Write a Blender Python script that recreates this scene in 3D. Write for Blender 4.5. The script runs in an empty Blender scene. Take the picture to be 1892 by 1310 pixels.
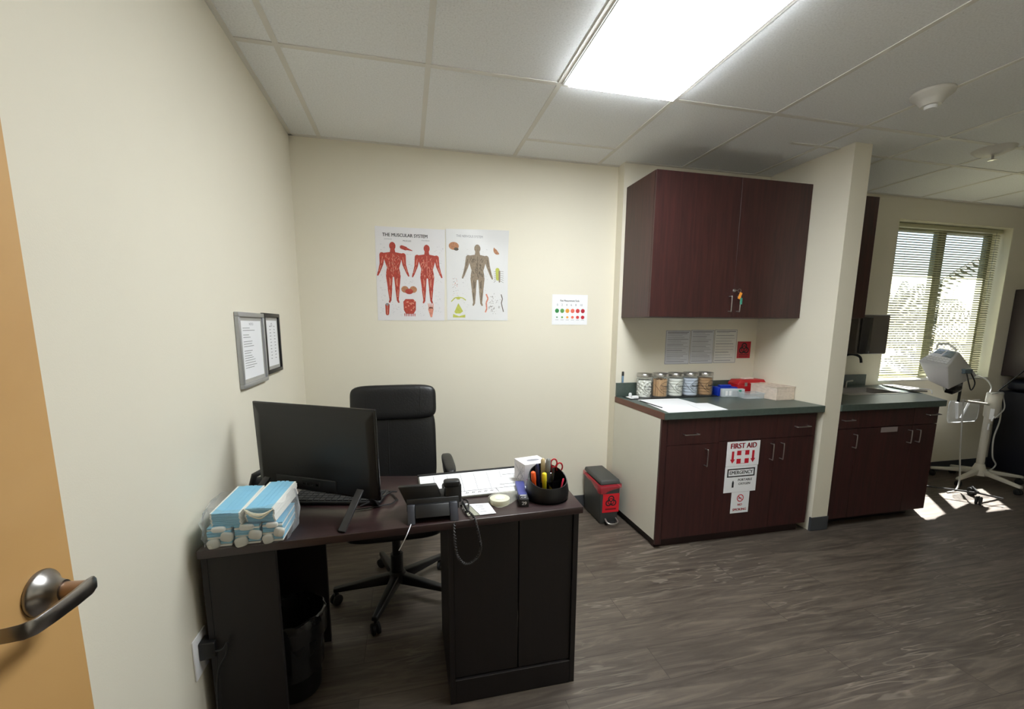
import bpy, bmesh, math, random
from mathutils import Vector, Matrix
random.seed(7)
PI = math.pi
scn = bpy.context.scene
COL = scn.collection

# ------------------------------------------------------------------ camera
cam_d = bpy.data.cameras.new('camera')
cam = bpy.data.objects.new('camera', cam_d)
COL.objects.link(cam)
_r = Vector((0.97347, -0.22876, 0.00546)); _u = Vector((0.02931, 0.14833, 0.9885)); _f = Vector((0.22694, 0.96212, -0.1511))
M = Matrix((( _r.x, _u.x, -_f.x, 0.6588), (_r.y, _u.y, -_f.y, -3.0267), (_r.z, _u.z, -_f.z, 1.4150), (0, 0, 0, 1)))
cam.matrix_world = M
cam_d.sensor_fit = 'HORIZONTAL'; cam_d.sensor_width = 36.0
cam_d.lens = 797.63 * 36.0 / 1892.0
cam_d.shift_x = (946 - 941.27) / 1892.0
cam_d.shift_y = (723.9 - 655) / 1892.0
cam_d.clip_start = 0.02; cam_d.clip_end = 200
scn.camera = cam

# ------------------------------------------------------------------ view, sky, sun
scn.view_settings.view_transform = 'Standard'
scn.view_settings.look = 'None'
scn.view_settings.gamma = 1.0
scn.view_settings.use_curve_mapping = False
scn.view_settings.exposure = 0.0
scn.cycles.use_denoising = True
scn.cycles.max_bounces = 10
scn.cycles.diffuse_bounces = 6
scn.cycles.sample_clamp_indirect = 6.0

world = bpy.data.worlds.new('world'); scn.world = world
world.use_nodes = True
wn = world.node_tree; bg = wn.nodes['Background']
sky = wn.nodes.new('ShaderNodeTexSky')
sky.sky_type = 'NISHITA'; sky.sun_disc = False
sky.sun_elevation = math.radians(52); sky.sun_rotation = math.radians(40)
wn.links.new(sky.outputs[0], bg.inputs[0]); bg.inputs[1].default_value = 0.24

sun_dir = Vector((-0.95, -1.0, -2.1))           # travel direction of the daylight
sd = bpy.data.lights.new('sun', 'SUN'); sd.energy = 72.0; sd.angle = math.radians(0.6); sd.color = (1, 0.97, 0.92)
sun = bpy.data.objects.new('sun', sd); COL.objects.link(sun)
sun.rotation_euler = sun_dir.to_track_quat('-Z', 'Y').to_euler()
sun.location = (9, 8, 12)

LAMP_STRENGTH = 30.0
H = 2.5432                                       # ceiling height

# ------------------------------------------------------------------ materials
def lin(c):
    out = []
    for v in c[:3]:
        v = v / 255.0
        out.append(v / 12.92 if v <= 0.04045 else ((v + 0.055) / 1.055) ** 2.4)
    return tuple(out) + (1.0,)

MATS = {}
def mat(name, rgb, rough=0.6, metal=0.0, var=0.06, scale=8.0, bump=0.0, bscale=200.0, stretch=None, spec=0.5, coat=0.0, trans=0.0, alpha=1.0, emit=0.0, sss=0.0):
    if name in MATS: return MATS[name]
    m = bpy.data.materials.new(name); m.use_nodes = True
    nt = m.node_tree; b = nt.nodes['Principled BSDF']
    c = lin(rgb)
    tc = nt.nodes.new('ShaderNodeTexCoord'); mp = nt.nodes.new('ShaderNodeMapping')
    nt.links.new(tc.outputs['Object'], mp.inputs[0])
    if stretch: mp.inputs['Scale'].default_value = stretch
    no = nt.nodes.new('ShaderNodeTexNoise'); no.inputs['Scale'].default_value = scale; no.inputs['Detail'].default_value = 5
    nt.links.new(mp.outputs[0], no.inputs[0])
    ra = nt.nodes.new('ShaderNodeValToRGB')
    ra.color_ramp.elements[0].position = 0.3; ra.color_ramp.elements[1].position = 0.7
    ra.color_ramp.elements[0].color = tuple(max(0, v * (1 - var)) for v in c[:3]) + (1,)
    ra.color_ramp.elements[1].color = tuple(min(1, v * (1 + var)) for v in c[:3]) + (1,)
    nt.links.new(no.outputs[0], ra.inputs[0]); nt.links.new(ra.outputs[0], b.inputs['Base Color'])
    b.inputs['Roughness'].default_value = rough; b.inputs['Metallic'].default_value = metal
    b.inputs['Specular IOR Level'].default_value = spec
    b.inputs['Coat Weight'].default_value = coat; b.inputs['Coat Roughness'].default_value = 0.15
    b.inputs['Transmission Weight'].default_value = trans
    b.inputs['Alpha'].default_value = alpha
    if bump:
        n2 = nt.nodes.new('ShaderNodeTexNoise'); n2.inputs['Scale'].default_value = bscale; n2.inputs['Detail'].default_value = 3
        nt.links.new(mp.outputs[0], n2.inputs[0])
        bp = nt.nodes.new('ShaderNodeBump'); bp.inputs['Strength'].default_value = bump; bp.inputs['Distance'].default_value = 0.002
        nt.links.new(n2.outputs[0], bp.inputs['Height']); nt.links.new(bp.outputs[0], b.inputs['Normal'])
    MATS[name] = m
    return m

def clear_mat(name, tint, opacity=0.15, rough=0.08):
    """thin clear plastic or glass film: transparent with a glossy and a little milky share"""
    if name in MATS: return MATS[name]
    m = bpy.data.materials.new(name); m.use_nodes = True
    nt = m.node_tree; b = nt.nodes['Principled BSDF']; out = nt.nodes['Material Output']
    b.inputs['Base Color'].default_value = lin(tint); b.inputs['Roughness'].default_value = rough
    tr = nt.nodes.new('ShaderNodeBsdfTransparent'); tr.inputs[0].default_value = (0.96, 0.97, 0.97, 1)
    lw = nt.nodes.new('ShaderNodeLayerWeight'); lw.inputs[0].default_value = 0.5
    fr = nt.nodes.new('ShaderNodeMath'); fr.operation = 'POWER'; fr.inputs[1].default_value = 5.0; nt.links.new(lw.outputs['Facing'], fr.inputs[0])
    ns = nt.nodes.new('ShaderNodeTexNoise'); ns.inputs['Scale'].default_value = 7
    ad = nt.nodes.new('ShaderNodeMath'); ad.operation = 'MULTIPLY_ADD'
    nt.links.new(ns.outputs[0], ad.inputs[0]); ad.inputs[1].default_value = opacity * 0.5
    a2 = nt.nodes.new('ShaderNodeMath'); a2.operation = 'ADD'; a2.inputs[1].default_value = opacity * 0.75
    nt.links.new(fr.outputs[0], a2.inputs[0]); nt.links.new(a2.outputs[0], ad.inputs[2])
    mx = nt.nodes.new('ShaderNodeMixShader')
    nt.links.new(ad.outputs[0], mx.inputs[0]); nt.links.new(tr.outputs[0], mx.inputs[1]); nt.links.new(b.outputs[0], mx.inputs[2])
    nt.links.new(mx.outputs[0], out.inputs[0])
    MATS[name] = m
    return m

def wood_mat(name, dark, light, rough, coat, stretch, scale=6.0):
    m = bpy.data.materials.new(name); m.use_nodes = True
    nt = m.node_tree; b = nt.nodes['Principled BSDF']
    tc = nt.nodes.new('ShaderNodeTexCoord'); mp = nt.nodes.new('ShaderNodeMapping'); mp.inputs['Scale'].default_value = stretch
    nt.links.new(tc.outputs['Object'], mp.inputs[0])
    no = nt.nodes.new('ShaderNodeTexNoise'); no.inputs['Scale'].default_value = scale; no.inputs['Detail'].default_value = 8; no.inputs['Distortion'].default_value = 0.6
    nt.links.new(mp.outputs[0], no.inputs[0])
    ra = nt.nodes.new('ShaderNodeValToRGB'); ra.color_ramp.elements[0].position = 0.32; ra.color_ramp.elements[1].position = 0.7
    ra.color_ramp.elements[0].color = lin(dark); ra.color_ramp.elements[1].color = lin(light)
    nt.links.new(no.outputs[0], ra.inputs[0]); nt.links.new(ra.outputs[0], b.inputs['Base Color'])
    b.inputs['Roughness'].default_value = rough; b.inputs['Coat Weight'].default_value = coat; b.inputs['Coat Roughness'].default_value = 0.3
    bp = nt.nodes.new('ShaderNodeBump'); bp.inputs['Strength'].default_value = 0.08; bp.inputs['Distance'].default_value = 0.001
    nt.links.new(no.outputs[0], bp.inputs['Height']); nt.links.new(bp.outputs[0], b.inputs['Normal'])
    MATS[name] = m
    return m

WALL = mat('wall_paint', (228, 222, 205), 0.85, var=0.015, scale=2.0, bump=0.12, bscale=260)
WALLJ = mat('window_jamb_paint', (226, 222, 198), 0.8, var=0.01)
WHITE = mat('white_paper', (240, 241, 244), 0.7, var=0.01)
OFFW = mat('offwhite_plastic', (222, 220, 214), 0.45, var=0.02)
PANELW = mat('cream_laminate', (222, 219, 206), 0.5, var=0.01)
BLACK = mat('black_plastic', (17, 17, 19), 0.42, var=0.08)
BLACKG = mat('black_gloss', (12, 12, 14), 0.2, var=0.05)
LEATHER = mat('black_leather', (15, 15, 17), 0.42, var=0.15, scale=12, bump=0.5, bscale=90)
RUBBER = mat('black_rubber', (20, 20, 21), 0.7)
INK = mat('black_ink', (28, 28, 30), 0.7, var=0.0)
GREYINK = mat('grey_ink', (140, 140, 146), 0.8, var=0.0)
REDINK = mat('red_ink', (200, 24, 48), 0.6, var=0.02)
RED = mat('red_plastic', (176, 16, 28), 0.4, var=0.05)
REDFILM = clear_mat('red_liner_film', (200, 30, 54), 0.5, 0.25)
CHROME = mat('brushed_metal', (190, 188, 186), 0.28, 1.0, var=0.05, stretch=(1, 30, 1))
STEEL = mat('satin_nickel', (150, 146, 143), 0.3, 1.0, var=0.05)
ALU = mat('silver_frame', (178, 180, 184), 0.35, 0.7, var=0.03)
BASE = mat('slate_cove_base', (66, 68, 72), 0.55, var=0.05)
GREEN = mat('green_laminate', (72, 84, 78), 0.35, var=0.12, scale=60)
BINGREY = mat('charcoal_plastic', (62, 63, 62), 0.45, var=0.05)
NAVY = mat('navy_vinyl', (20, 22, 34), 0.5, var=0.1)
BROWNDK = mat('dark_brown_laminate', (52, 44, 44), 0.5, var=0.06)
BLUE = mat('blue_card', (24, 54, 170), 0.4)
MASKB = mat('mask_blue', (136, 194, 222), 0.85, var=0.05, scale=30, stretch=(1, 12, 1))
MASKW = mat('mask_white', (232, 230, 224), 0.85, var=0.05)
CORDW = mat('ear_loop_cream', (240, 234, 214), 0.8)
GLASS = clear_mat('jar_glass', (240, 245, 245), 0.015, 0.03)
FILM = clear_mat('clear_bag_film', (225, 228, 232), 0.11, 0.12)
ACRYL = clear_mat('clear_acrylic', (225, 232, 235), 0.2, 0.05)
TAPEC = clear_mat('tape_clear', (226, 226, 214), 0.12, 0.1)
BEIGE = clear_mat('beige_translucent_plastic', (240, 226, 212), 0.6, 0.25)
ORANGE = mat('orange_plastic', (240, 90, 30), 0.4)
YELLOW = mat('yellow_plastic', (232, 214, 40), 0.4)
WOODTAN = mat('birch_sticks', (200, 160, 118), 0.7, var=0.15, scale=30, stretch=(30, 30, 1))
TAN = mat('brown_gauze', (176, 136, 96), 0.8, var=0.1, scale=20)
COTTON = mat('white_cotton', (238, 236, 228), 0.95, var=0.05, scale=60, bump=0.8, bscale=60)
MUSCLE = mat('muscle_red', (172, 62, 48), 0.6, var=0.25, scale=90)
MUSCLE2 = mat('muscle_light', (214, 140, 118), 0.6, var=0.2, scale=90)
BODYG = mat('body_taupe', (142, 126, 106), 0.6, var=0.15, scale=90)
BODYD = mat('nerve_dark', (92, 80, 66), 0.6)
NERVEY = mat('nerve_yellow', (186, 190, 84), 0.6, var=0.1, scale=80)
BRAIN = mat('brain_brown', (178, 124, 88), 0.6, var=0.25, scale=120)
SILKY = mat('poster_paper', (226, 224, 226), 0.3, var=0.01)
PURPLE = mat('pink_print', (196, 120, 160), 0.6)
GREYC = mat('device_grey', (222, 222, 226), 0.4, var=0.03)
DGREY = mat('device_screen', (96, 112, 122), 0.2)
POLE = mat('stand_beige', (204, 200, 190), 0.4, var=0.02)
TEAL = mat('teal_key_tag', (70, 150, 130), 0.5)
DISP = mat('dispenser_grey', (100, 93, 88), 0.35, var=0.04)
DISPD = mat('dispenser_smoke', (52, 49, 50), 0.15, var=0.04)
BIRCH = wood_mat('maple_door', (196, 152, 94), (212, 170, 112), 0.45, 0.15, (30, 1.2, 1.2) , 1.6)
MAHOG = wood_mat('mahogany_laminate', (46, 22, 22), (66, 32, 30), 0.42, 0.12, (9, 9, 0.6), 6)
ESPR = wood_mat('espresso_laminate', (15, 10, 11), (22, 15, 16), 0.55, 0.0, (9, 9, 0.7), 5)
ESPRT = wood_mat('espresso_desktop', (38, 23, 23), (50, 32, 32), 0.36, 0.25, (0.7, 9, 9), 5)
OAK = wood_mat('brown_edge_band', (88, 48, 36), (106, 60, 44), 0.45, 0.1, (9, 1, 9), 5)

def floor_material():
    m = bpy.data.materials.new('grey_oak_planks'); m.use_nodes = True
    nt = m.node_tree; b = nt.nodes['Principled BSDF']; L = nt.links
    tc = nt.nodes.new('ShaderNodeTexCoord')
    br = nt.nodes.new('ShaderNodeTexBrick')
    br.offset = 0.37; br.inputs['Scale'].default_value = 1.0; br.inputs['Brick Width'].default_value = 1.22; br.inputs['Row Height'].default_value = 0.18
    br.inputs['Mortar Size'].default_value = 0.0012; br.inputs['Mortar Smooth'].default_value = 0.3; br.inputs['Bias'].default_value = 0.0
    br.inputs['Color1'].default_value = (0, 0, 0, 1); br.inputs['Color2'].default_value = (1, 1, 1, 1); br.inputs['Mortar'].default_value = (0.5, 0.5, 0.5, 1)
    L.new(tc.outputs['Object'], br.inputs[0])
    # a per-plank offset makes each board's grain differ
    sx = nt.nodes.new('ShaderNodeVectorMath'); sx.operation = 'MULTIPLY_ADD'
    L.new(br.outputs['Color'], sx.inputs[0]); sx.inputs[1].default_value = (3.1, 1.7, 0); L.new(tc.outputs['Object'], sx.inputs[2])
    mp = nt.nodes.new('ShaderNodeMapping'); mp.inputs['Scale'].default_value = (1.0, 9.0, 1.0); L.new(sx.outputs[0], mp.inputs[0])
    n1 = nt.nodes.new('ShaderNodeTexNoise'); n1.inputs['Scale'].default_value = 2.6; n1.inputs['Detail'].default_value = 9; n1.inputs['Roughness'].default_value = 0.62; n1.inputs['Distortion'].default_value = 1.2
    L.new(mp.outputs[0], n1.inputs[0])
    ra = nt.nodes.new('ShaderNodeValToRGB'); e = ra.color_ramp.elements
    e[0].position = 0.28; e[0].color = lin((62, 54, 48)); e[1].position = 0.72; e[1].color = lin((112, 101, 90))
    k = e.new(0.5); k.color = lin((86, 77, 69))
    L.new(n1.outputs[0], ra.inputs[0])
    # thin pale cathedral streaks
    n2 = nt.nodes.new('ShaderNodeTexNoise'); n2.inputs['Scale'].default_value = 1.5; n2.inputs['Detail'].default_value = 3; n2.inputs['Distortion'].default_value = 0.7
    L.new(mp.outputs[0], n2.inputs[0])
    w = nt.nodes.new('ShaderNodeMath'); w.operation = 'MULTIPLY'; w.inputs[1].default_value = 34.0; L.new(n2.outputs[0], w.inputs[0])
    s = nt.nodes.new('ShaderNodeMath'); s.operation = 'SINE'; L.new(w.outputs[0], s.inputs[0])
    g = nt.nodes.new('ShaderNodeMapRange'); g.inputs[1].default_value = 0.86; g.inputs[2].default_value = 1.0; g.inputs[3].default_value = 0.0; g.inputs[4].default_value = 0.45
    L.new(s.outputs[0], g.inputs[0])
    n3 = nt.nodes.new('ShaderNodeTexNoise'); n3.inputs['Scale'].default_value = 1.3; L.new(tc.outputs['Object'], n3.inputs[0])
    g3 = nt.nodes.new('ShaderNodeMapRange'); g3.inputs[1].default_value = 0.5; g3.inputs[2].default_value = 0.62; L.new(n3.outputs[0], g3.inputs[0])
    gm = nt.nodes.new('ShaderNodeMath'); gm.operation = 'MULTIPLY'; L.new(g.outputs[0], gm.inputs[0]); L.new(g3.outputs[0], gm.inputs[1])
    mx = nt.nodes.new('ShaderNodeMixRGB'); L.new(gm.outputs[0], mx.inputs[0]); L.new(ra.outputs[0], mx.inputs[1]); mx.inputs[2].default_value = lin((150, 140, 128))
    # tone per plank, and dark joints
    hs = nt.nodes.new('ShaderNodeMapRange'); hs.inputs[3].default_value = 0.92; hs.inputs[4].default_value = 1.08; L.new(br.outputs['Color'], hs.inputs[0])
    mm = nt.nodes.new('ShaderNodeVectorMath'); mm.operation = 'SCALE'; L.new(mx.outputs[0], mm.inputs[0]); L.new(hs.outputs[0], mm.inputs['Scale'])
    mj = nt.nodes.new('ShaderNodeMixRGB'); mj.inputs[2].default_value = lin((50, 44, 40))
    L.new(br.outputs['Fac'], mj.inputs[0]); L.new(mm.outputs[0], mj.inputs[1]); L.new(mj.outputs[0], b.inputs['Base Color'])
    b.inputs['Roughness'].default_value = 0.46
    bp = nt.nodes.new('ShaderNodeBump'); bp.inputs['Strength'].default_value = 0.15; bp.inputs['Distance'].default_value = 0.001
    L.new(n1.outputs[0], bp.inputs['Height']); L.new(bp.outputs[0], b.inputs['Normal'])
    MATS['floor'] = m
    return m
FLOOR = floor_material()

def ceiling_material():
    m = bpy.data.materials.new('acoustic_tile'); m.use_nodes = True
    nt = m.node_tree; b = nt.nodes['Principled BSDF']; L = nt.links
    tc = nt.nodes.new('ShaderNodeTexCoord')
    v = nt.nodes.new('ShaderNodeTexVoronoi'); v.inputs['Scale'].default_value = 55; L.new(tc.outputs['Object'], v.inputs[0])
    n = nt.nodes.new('ShaderNodeTexNoise'); n.inputs['Scale'].default_value = 130; n.inputs['Detail'].default_value = 4; L.new(tc.outputs['Object'], n.inputs[0])
    r = nt.nodes.new('ShaderNodeValToRGB'); r.color_ramp.elements[0].position = 0.03; r.color_ramp.elements[0].color = lin((200, 202, 203)); r.color_ramp.elements[1].position = 0.12; r.color_ramp.elements[1].color = lin((242, 244, 246))
    L.new(v.outputs['Distance'], r.inputs[0])
    r2 = nt.nodes.new('ShaderNodeMapRange'); r2.inputs[1].default_value = 0.3; r2.inputs[2].default_value = 0.6; r2.inputs[3].default_value = 0.9; r2.inputs[4].default_value = 1.0
    L.new(n.outputs[0], r2.inputs[0])
    sc = nt.nodes.new('ShaderNodeVectorMath'); sc.operation = 'SCALE'; L.new(r.outputs[0], sc.inputs[0]); L.new(r2.outputs[0], sc.inputs['Scale']); L.new(sc.outputs[0], b.inputs['Base Color'])
    b.inputs['Roughness'].default_value = 0.95
    bp = nt.nodes.new('ShaderNodeBump'); bp.inputs['Strength'].default_value = 0.4; bp.inputs['Distance'].default_value = 0.001
    L.new(n.outputs[0], bp.inputs['Height']); L.new(bp.outputs[0], b.inputs['Normal'])
    return m
CEIL = ceiling_material()
TBAR = mat('white_tee_bar', (222, 220, 214), 0.55, var=0.01)

def lamp_material():
    m = bpy.data.materials.new('lamp_diffuser'); m.use_nodes = True
    nt = m.node_tree; L = nt.links; nt.nodes.remove(nt.nodes['Principled BSDF'])
    em = nt.nodes.new('ShaderNodeEmission'); L.new(em.outputs[0], nt.nodes['Material Output'].inputs[0])
    em.inputs[0].default_value = (0.94, 0.985, 1.0, 1)
    tc = nt.nodes.new('ShaderNodeTexCoord')
    w = nt.nodes.new('ShaderNodeTexWave'); w.bands_direction = 'X'; w.inputs['Scale'].default_value = 18; L.new(tc.outputs['Object'], w.inputs[0])
    r = nt.nodes.new('ShaderNodeMapRange'); r.inputs[3].default_value = LAMP_STRENGTH * 0.9; r.inputs[4].default_value = LAMP_STRENGTH * 1.1
    L.new(w.outputs['Fac'], r.inputs[0]); L.new(r.outputs[0], em.inputs[1])
    return m
LAMP = lamp_material()

# ------------------------------------------------------------------ mesh builder
class B:
    """collects shapes, each face with its material, and links them as ONE mesh object"""
    def __init__(s, T=None):
        s.v = []; s.f = []; s.mi = []; s.sm = []; s.mats = []; s.T = T or Matrix.Identity(4)
    def mid(s, m):
        if m not in s.mats: s.mats.append(m)
        return s.mats.index(m)
    def add(s, vs, fs, m, smooth=False, T=None):
        o = len(s.v); k = s.mid(m); TT = s.T @ T if T else s.T
        s.v += [TT @ Vector(p) for p in vs]
        for f in fs:
            s.f.append([i + o for i in f]); s.mi.append(k); s.sm.append(smooth)
        return s
    def box(s, x0, x1, y0, y1, z0, z1, m, bev=0.0, T=None, seg=2):
        if x0 > x1: x0, x1 = x1, x0
        if y0 > y1: y0, y1 = y1, y0
        if z0 > z1: z0, z1 = z1, z0
        vs = [(x0, y0, z0), (x1, y0, z0), (x1, y1, z0), (x0, y1, z0), (x0, y0, z1), (x1, y0, z1), (x1, y1, z1), (x0, y1, z1)]
        fs = [(3, 2, 1, 0), (4, 5, 6, 7), (0, 1, 5, 4), (1, 2, 6, 5), (2, 3, 7, 6), (3, 0, 4, 7)]
        if bev <= 0: return s.add(vs, fs, m, False, T)
        return s.hull(vs, fs, m, bev, T, seg)
    def hull(s, vs, fs, m, bev=0.0, T=None, seg=2):
        bm = bmesh.new(); bv = [bm.verts.new(p) for p in vs]
        for f in fs: bm.faces.new([bv[i] for i in f])
        bmesh.ops.recalc_face_normals(bm, faces=bm.faces[:])
        if bev > 0:
            bmesh.ops.bevel(bm, geom=bm.edges[:], offset=bev, segments=seg, profile=0.5, affect='EDGES', clamp_overlap=True)
        bm.verts.index_update()
        r = s.add([tuple(v.co) for v in bm.verts], [[v.index for v in f.verts] for f in bm.faces], m, bev > 0 and seg > 1, T)
        bm.free(); return r
    def prism(s, pts, d, m, bev=0.0, T=None, seg=2):
        """polygon pts (3-D) pushed along vector d"""
        n = len(pts); d = Vector(d)
        vs = [tuple(Vector(p)) for p in pts] + [tuple(Vector(p) + d) for p in pts]
        fs = [list(range(n))[::-1], list(range(n, 2 * n))] + [(i, (i + 1) % n, n + (i + 1) % n, n + i) for i in range(n)]
        return s.hull(vs, fs, m, bev, T, seg)
    def tube(s, pts, r, m, seg=8, cap=True, T=None, closed=False):
        pts = [Vector(p) for p in pts]; n = len(pts)
        rs = r if isinstance(r, (list, tuple)) else [r] * n
        vs = []; fs = []; prev = None
        for i, p in enumerate(pts):
            a = pts[(i - 1) % n] if (i > 0 or closed) else p; c = pts[(i + 1) % n] if (i < n - 1 or closed) else p
            t = (c - a); t = t.normalized() if t.length > 1e-9 else Vector((0, 0, 1))
            if prev is None:
                up = Vector((0, 0, 1)) if abs(t.z) < 0.9 else Vector((1, 0, 0)); u = t.cross(up).normalized()
            else:
                u = prev - t * prev.dot(t); u = u.normalized() if u.length > 1e-6 else t.orthogonal().normalized()
            prev = u; w = t.cross(u)
            for k in range(seg):
                an = 2 * PI * k / seg; vs.append(tuple(p + (u * math.cos(an) + w * math.sin(an)) * rs[i]))
        m_ = n if closed else n - 1
        for i in range(m_):
            for k in range(seg):
                j = (i + 1) % n
                fs.append((i * seg + k, i * seg + (k + 1) % seg, j * seg + (k + 1) % seg, j * seg + k))
        if cap and not closed:
            fs.append(list(range(seg))[::-1]); fs.append([(n - 1) * seg + k for k in range(seg)])
        return s.add(vs, fs, m, True, T)
    def lathe(s, prof, c, m, seg=24, T=None, sx=1, sy=1):
        vs = []; fs = []; n = len(prof)
        for (r, z) in prof:
            for k in range(seg):
                an = 2 * PI * k / seg; vs.append((c[0] + r * sx * math.cos(an), c[1] + r * sy * math.sin(an), c[2] + z))
        for i in range(n - 1):
            for k in range(seg):
                fs.append((i * seg + k, i * seg + (k + 1) % seg, (i + 1) * seg + (k + 1) % seg, (i + 1) * seg + k))
        if prof[0][0] > 1e-6: fs.append(list(range(seg))[::-1])
        if prof[-1][0] > 1e-6: fs.append([(n - 1) * seg + k for k in range(seg)])
        return s.add(vs, fs, m, True, T)
    def pillow(s, c, size, m, e=5.0, n=14, T=None):
        """rounded cushion: cube subdivided and blown onto a superellipsoid"""
        bm = bmesh.new(); bmesh.ops.create_cube(bm, size=2.0)
        bmesh.ops.subdivide_edges(bm, edges=bm.edges[:], cuts=n, use_grid_fill=True)
        for v in bm.verts:
            p = v.co; q = (abs(p.x) ** e + abs(p.y) ** e + abs(p.z) ** e) ** (1 / e); k = 1 / q
            v.co = Vector((c[0] + p.x * k * size[0] / 2, c[1] + p.y * k * size[1] / 2, c[2] + p.z * k * size[2] / 2))
        bm.verts.index_update()
        r = s.add([tuple(v.co) for v in bm.verts], [[v.index for v in f.verts] for f in bm.faces], m, True, T)
        bm.free(); return r
    def flat(s, P, uv, m):
        return s.add([P(a, b) for a, b in uv], [list(range(len(uv)))], m)
    def build(s, name, parent=None, label=None, cat=None, group=None, kind=None, loc=None):
        me = bpy.data.meshes.new(name)
        off = Vector((0, 0, 0)); p = parent
        while p is not None: off += p.location; p = p.parent
        if parent is None:
            if loc is None:
                xs = [q.x for q in s.v]; ys = [q.y for q in s.v]; zs = [q.z for q in s.v]
                loc = ((min(xs) + max(xs)) / 2, (min(ys) + max(ys)) / 2, min(zs))
            off = Vector(loc)
        me.from_pydata([tuple(q - off) for q in s.v], [], s.f)
        for m in s.mats: me.materials.append(m)
        for i, pl in enumerate(me.polygons):
            pl.material_index = s.mi[i]; pl.use_smooth = s.sm[i]
        me.update()
        o = bpy.data.objects.new(name, me); COL.objects.link(o)
        if parent is None: o.location = off
        else: o.parent = parent
        tag(o, label, cat, group, kind)
        if any(s.sm):
            try:
                me.set_sharp_from_angle(angle=math.radians(50))
            except Exception: pass
        return o

def tag(o, label=None, cat=None, group=None, kind=None):
    if label: o['label'] = label
    if cat: o['category'] = cat
    if group: o['group'] = group
    if kind: o['kind'] = kind
    return o
def thing(name, label, cat, loc, group=None):
    o = bpy.data.objects.new(name, None); o.empty_display_size = 0.05; COL.objects.link(o); o.location = loc
    return tag(o, label, cat, group)
def structure(b, name, parent=None):
    return b.build(name, parent, kind='structure')
def rotz(cx, cy, deg):
    return Matrix.Translation((cx, cy, 0)) @ Matrix.Rotation(math.radians(deg), 4, 'Z')

def text(b, s, size, P, m, u=0.0, v=0.0, align='CENTER', bold=0.0, wide=1.0):
    """lettering laid on the plane P(u, v)"""
    c = bpy.data.curves.new('t', 'FONT'); c.body = s; c.size = size; c.align_x = align; c.align_y = 'CENTER'; c.resolution_u = 3
    o = bpy.data.objects.new('t', c); COL.objects.link(o)
    me = bpy.data.meshes.new_from_object(o.evaluated_get(bpy.context.evaluated_depsgraph_get()))
    steps = [0.0] if bold <= 0 else [-bold, 0.0, bold]
    for k, du in enumerate(steps):
        b.add([P(u + du + q.co.x * wide, v + q.co.y + (0.5 * du if k else 0)) for q in me.vertices], [list(f.vertices) for f in me.polygons], m)
    bpy.data.objects.remove(o); bpy.data.curves.remove(c); bpy.data.meshes.remove(me)
def plane(o, ux, uy, n, off=0.0008):
    o = Vector(o); ux = Vector(ux); uy = Vector(uy); n = Vector(n)
    def P(u, v, h=0.0): return tuple(o + ux * u + uy * v + n * (off + h))
    return P
def disc(b, P, u, v, r, m, seg=18, ry=None, h=0.0):
    ry = ry or r
    b.add([P(u + r * math.cos(2 * PI * k / seg), v + ry * math.sin(2 * PI * k / seg), h) for k in range(seg)], [list(range(seg))], m)
def ring(b, P, u, v, r0, r1, m, a0=0.0, a1=360.0, seg=24, h=0.0):
    vs = []; fs = []
    for k in range(seg + 1):
        a = math.radians(a0 + (a1 - a0) * k / seg)
        vs += [P(u + r0 * math.cos(a), v + r0 * math.sin(a), h), P(u + r1 * math.cos(a), v + r1 * math.sin(a), h)]
    for k in range(seg): fs.append((2 * k, 2 * k + 1, 2 * k + 3, 2 * k + 2))
    b.add(vs, fs, m)
def stroke(b, P, pts, w, m, h=0.0):
    for (a, c) in zip(pts[:-1], pts[1:]):
        d = Vector((c[0] - a[0], c[1] - a[1]));
        if d.length < 1e-6: continue
        n = Vector((-d.y, d.x)).normalized() * w / 2
        b.add([P(a[0] - n.x, a[1] - n.y, h), P(c[0] - n.x, c[1] - n.y, h), P(c[0] + n.x, c[1] + n.y, h), P(a[0] + n.x, a[1] + n.y, h)], [(0, 1, 2, 3)], m)
def rect(b, P, u0, u1, v0, v1, m, h=0.0):
    b.add([P(u0, v0, h), P(u1, v0, h), P(u1, v1, h), P(u0, v1, h)], [(0, 1, 2, 3)], m)
def biohazard(b, P, u, v, s, m):
    for a in (90, 210, 330):
        cx = u + 0.36 * s * math.cos(math.radians(a)); cy = v + 0.36 * s * math.sin(math.radians(a))
        ring(b, P, cx, cy, 0.27 * s, 0.42 * s, m, a - 150, a + 150)
    ring(b, P, u, v, 0.34 * s, 0.43 * s, m, h=0.0002)
    disc(b, P, u, v, 0.12 * s, m, h=0.0003)

def smooth(path, k=6):
    out = []
    P_ = [Vector(p) for p in path]
    for i in range(len(P_) - 1):
        p0 = P_[max(i - 1, 0)]; p1 = P_[i]; p2 = P_[i + 1]; p3 = P_[min(i + 2, len(P_) - 1)]
        for j in range(k):
            t_ = j / k
            out.append(tuple(0.5 * ((2 * p1) + (p2 - p0) * t_ + (2 * p0 - 5 * p1 + 4 * p2 - p3) * t_ ** 2 + (-p0 + 3 * p1 - 3 * p2 + p3) * t_ ** 3)))
    out.append(tuple(P_[-1])); return out

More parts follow.
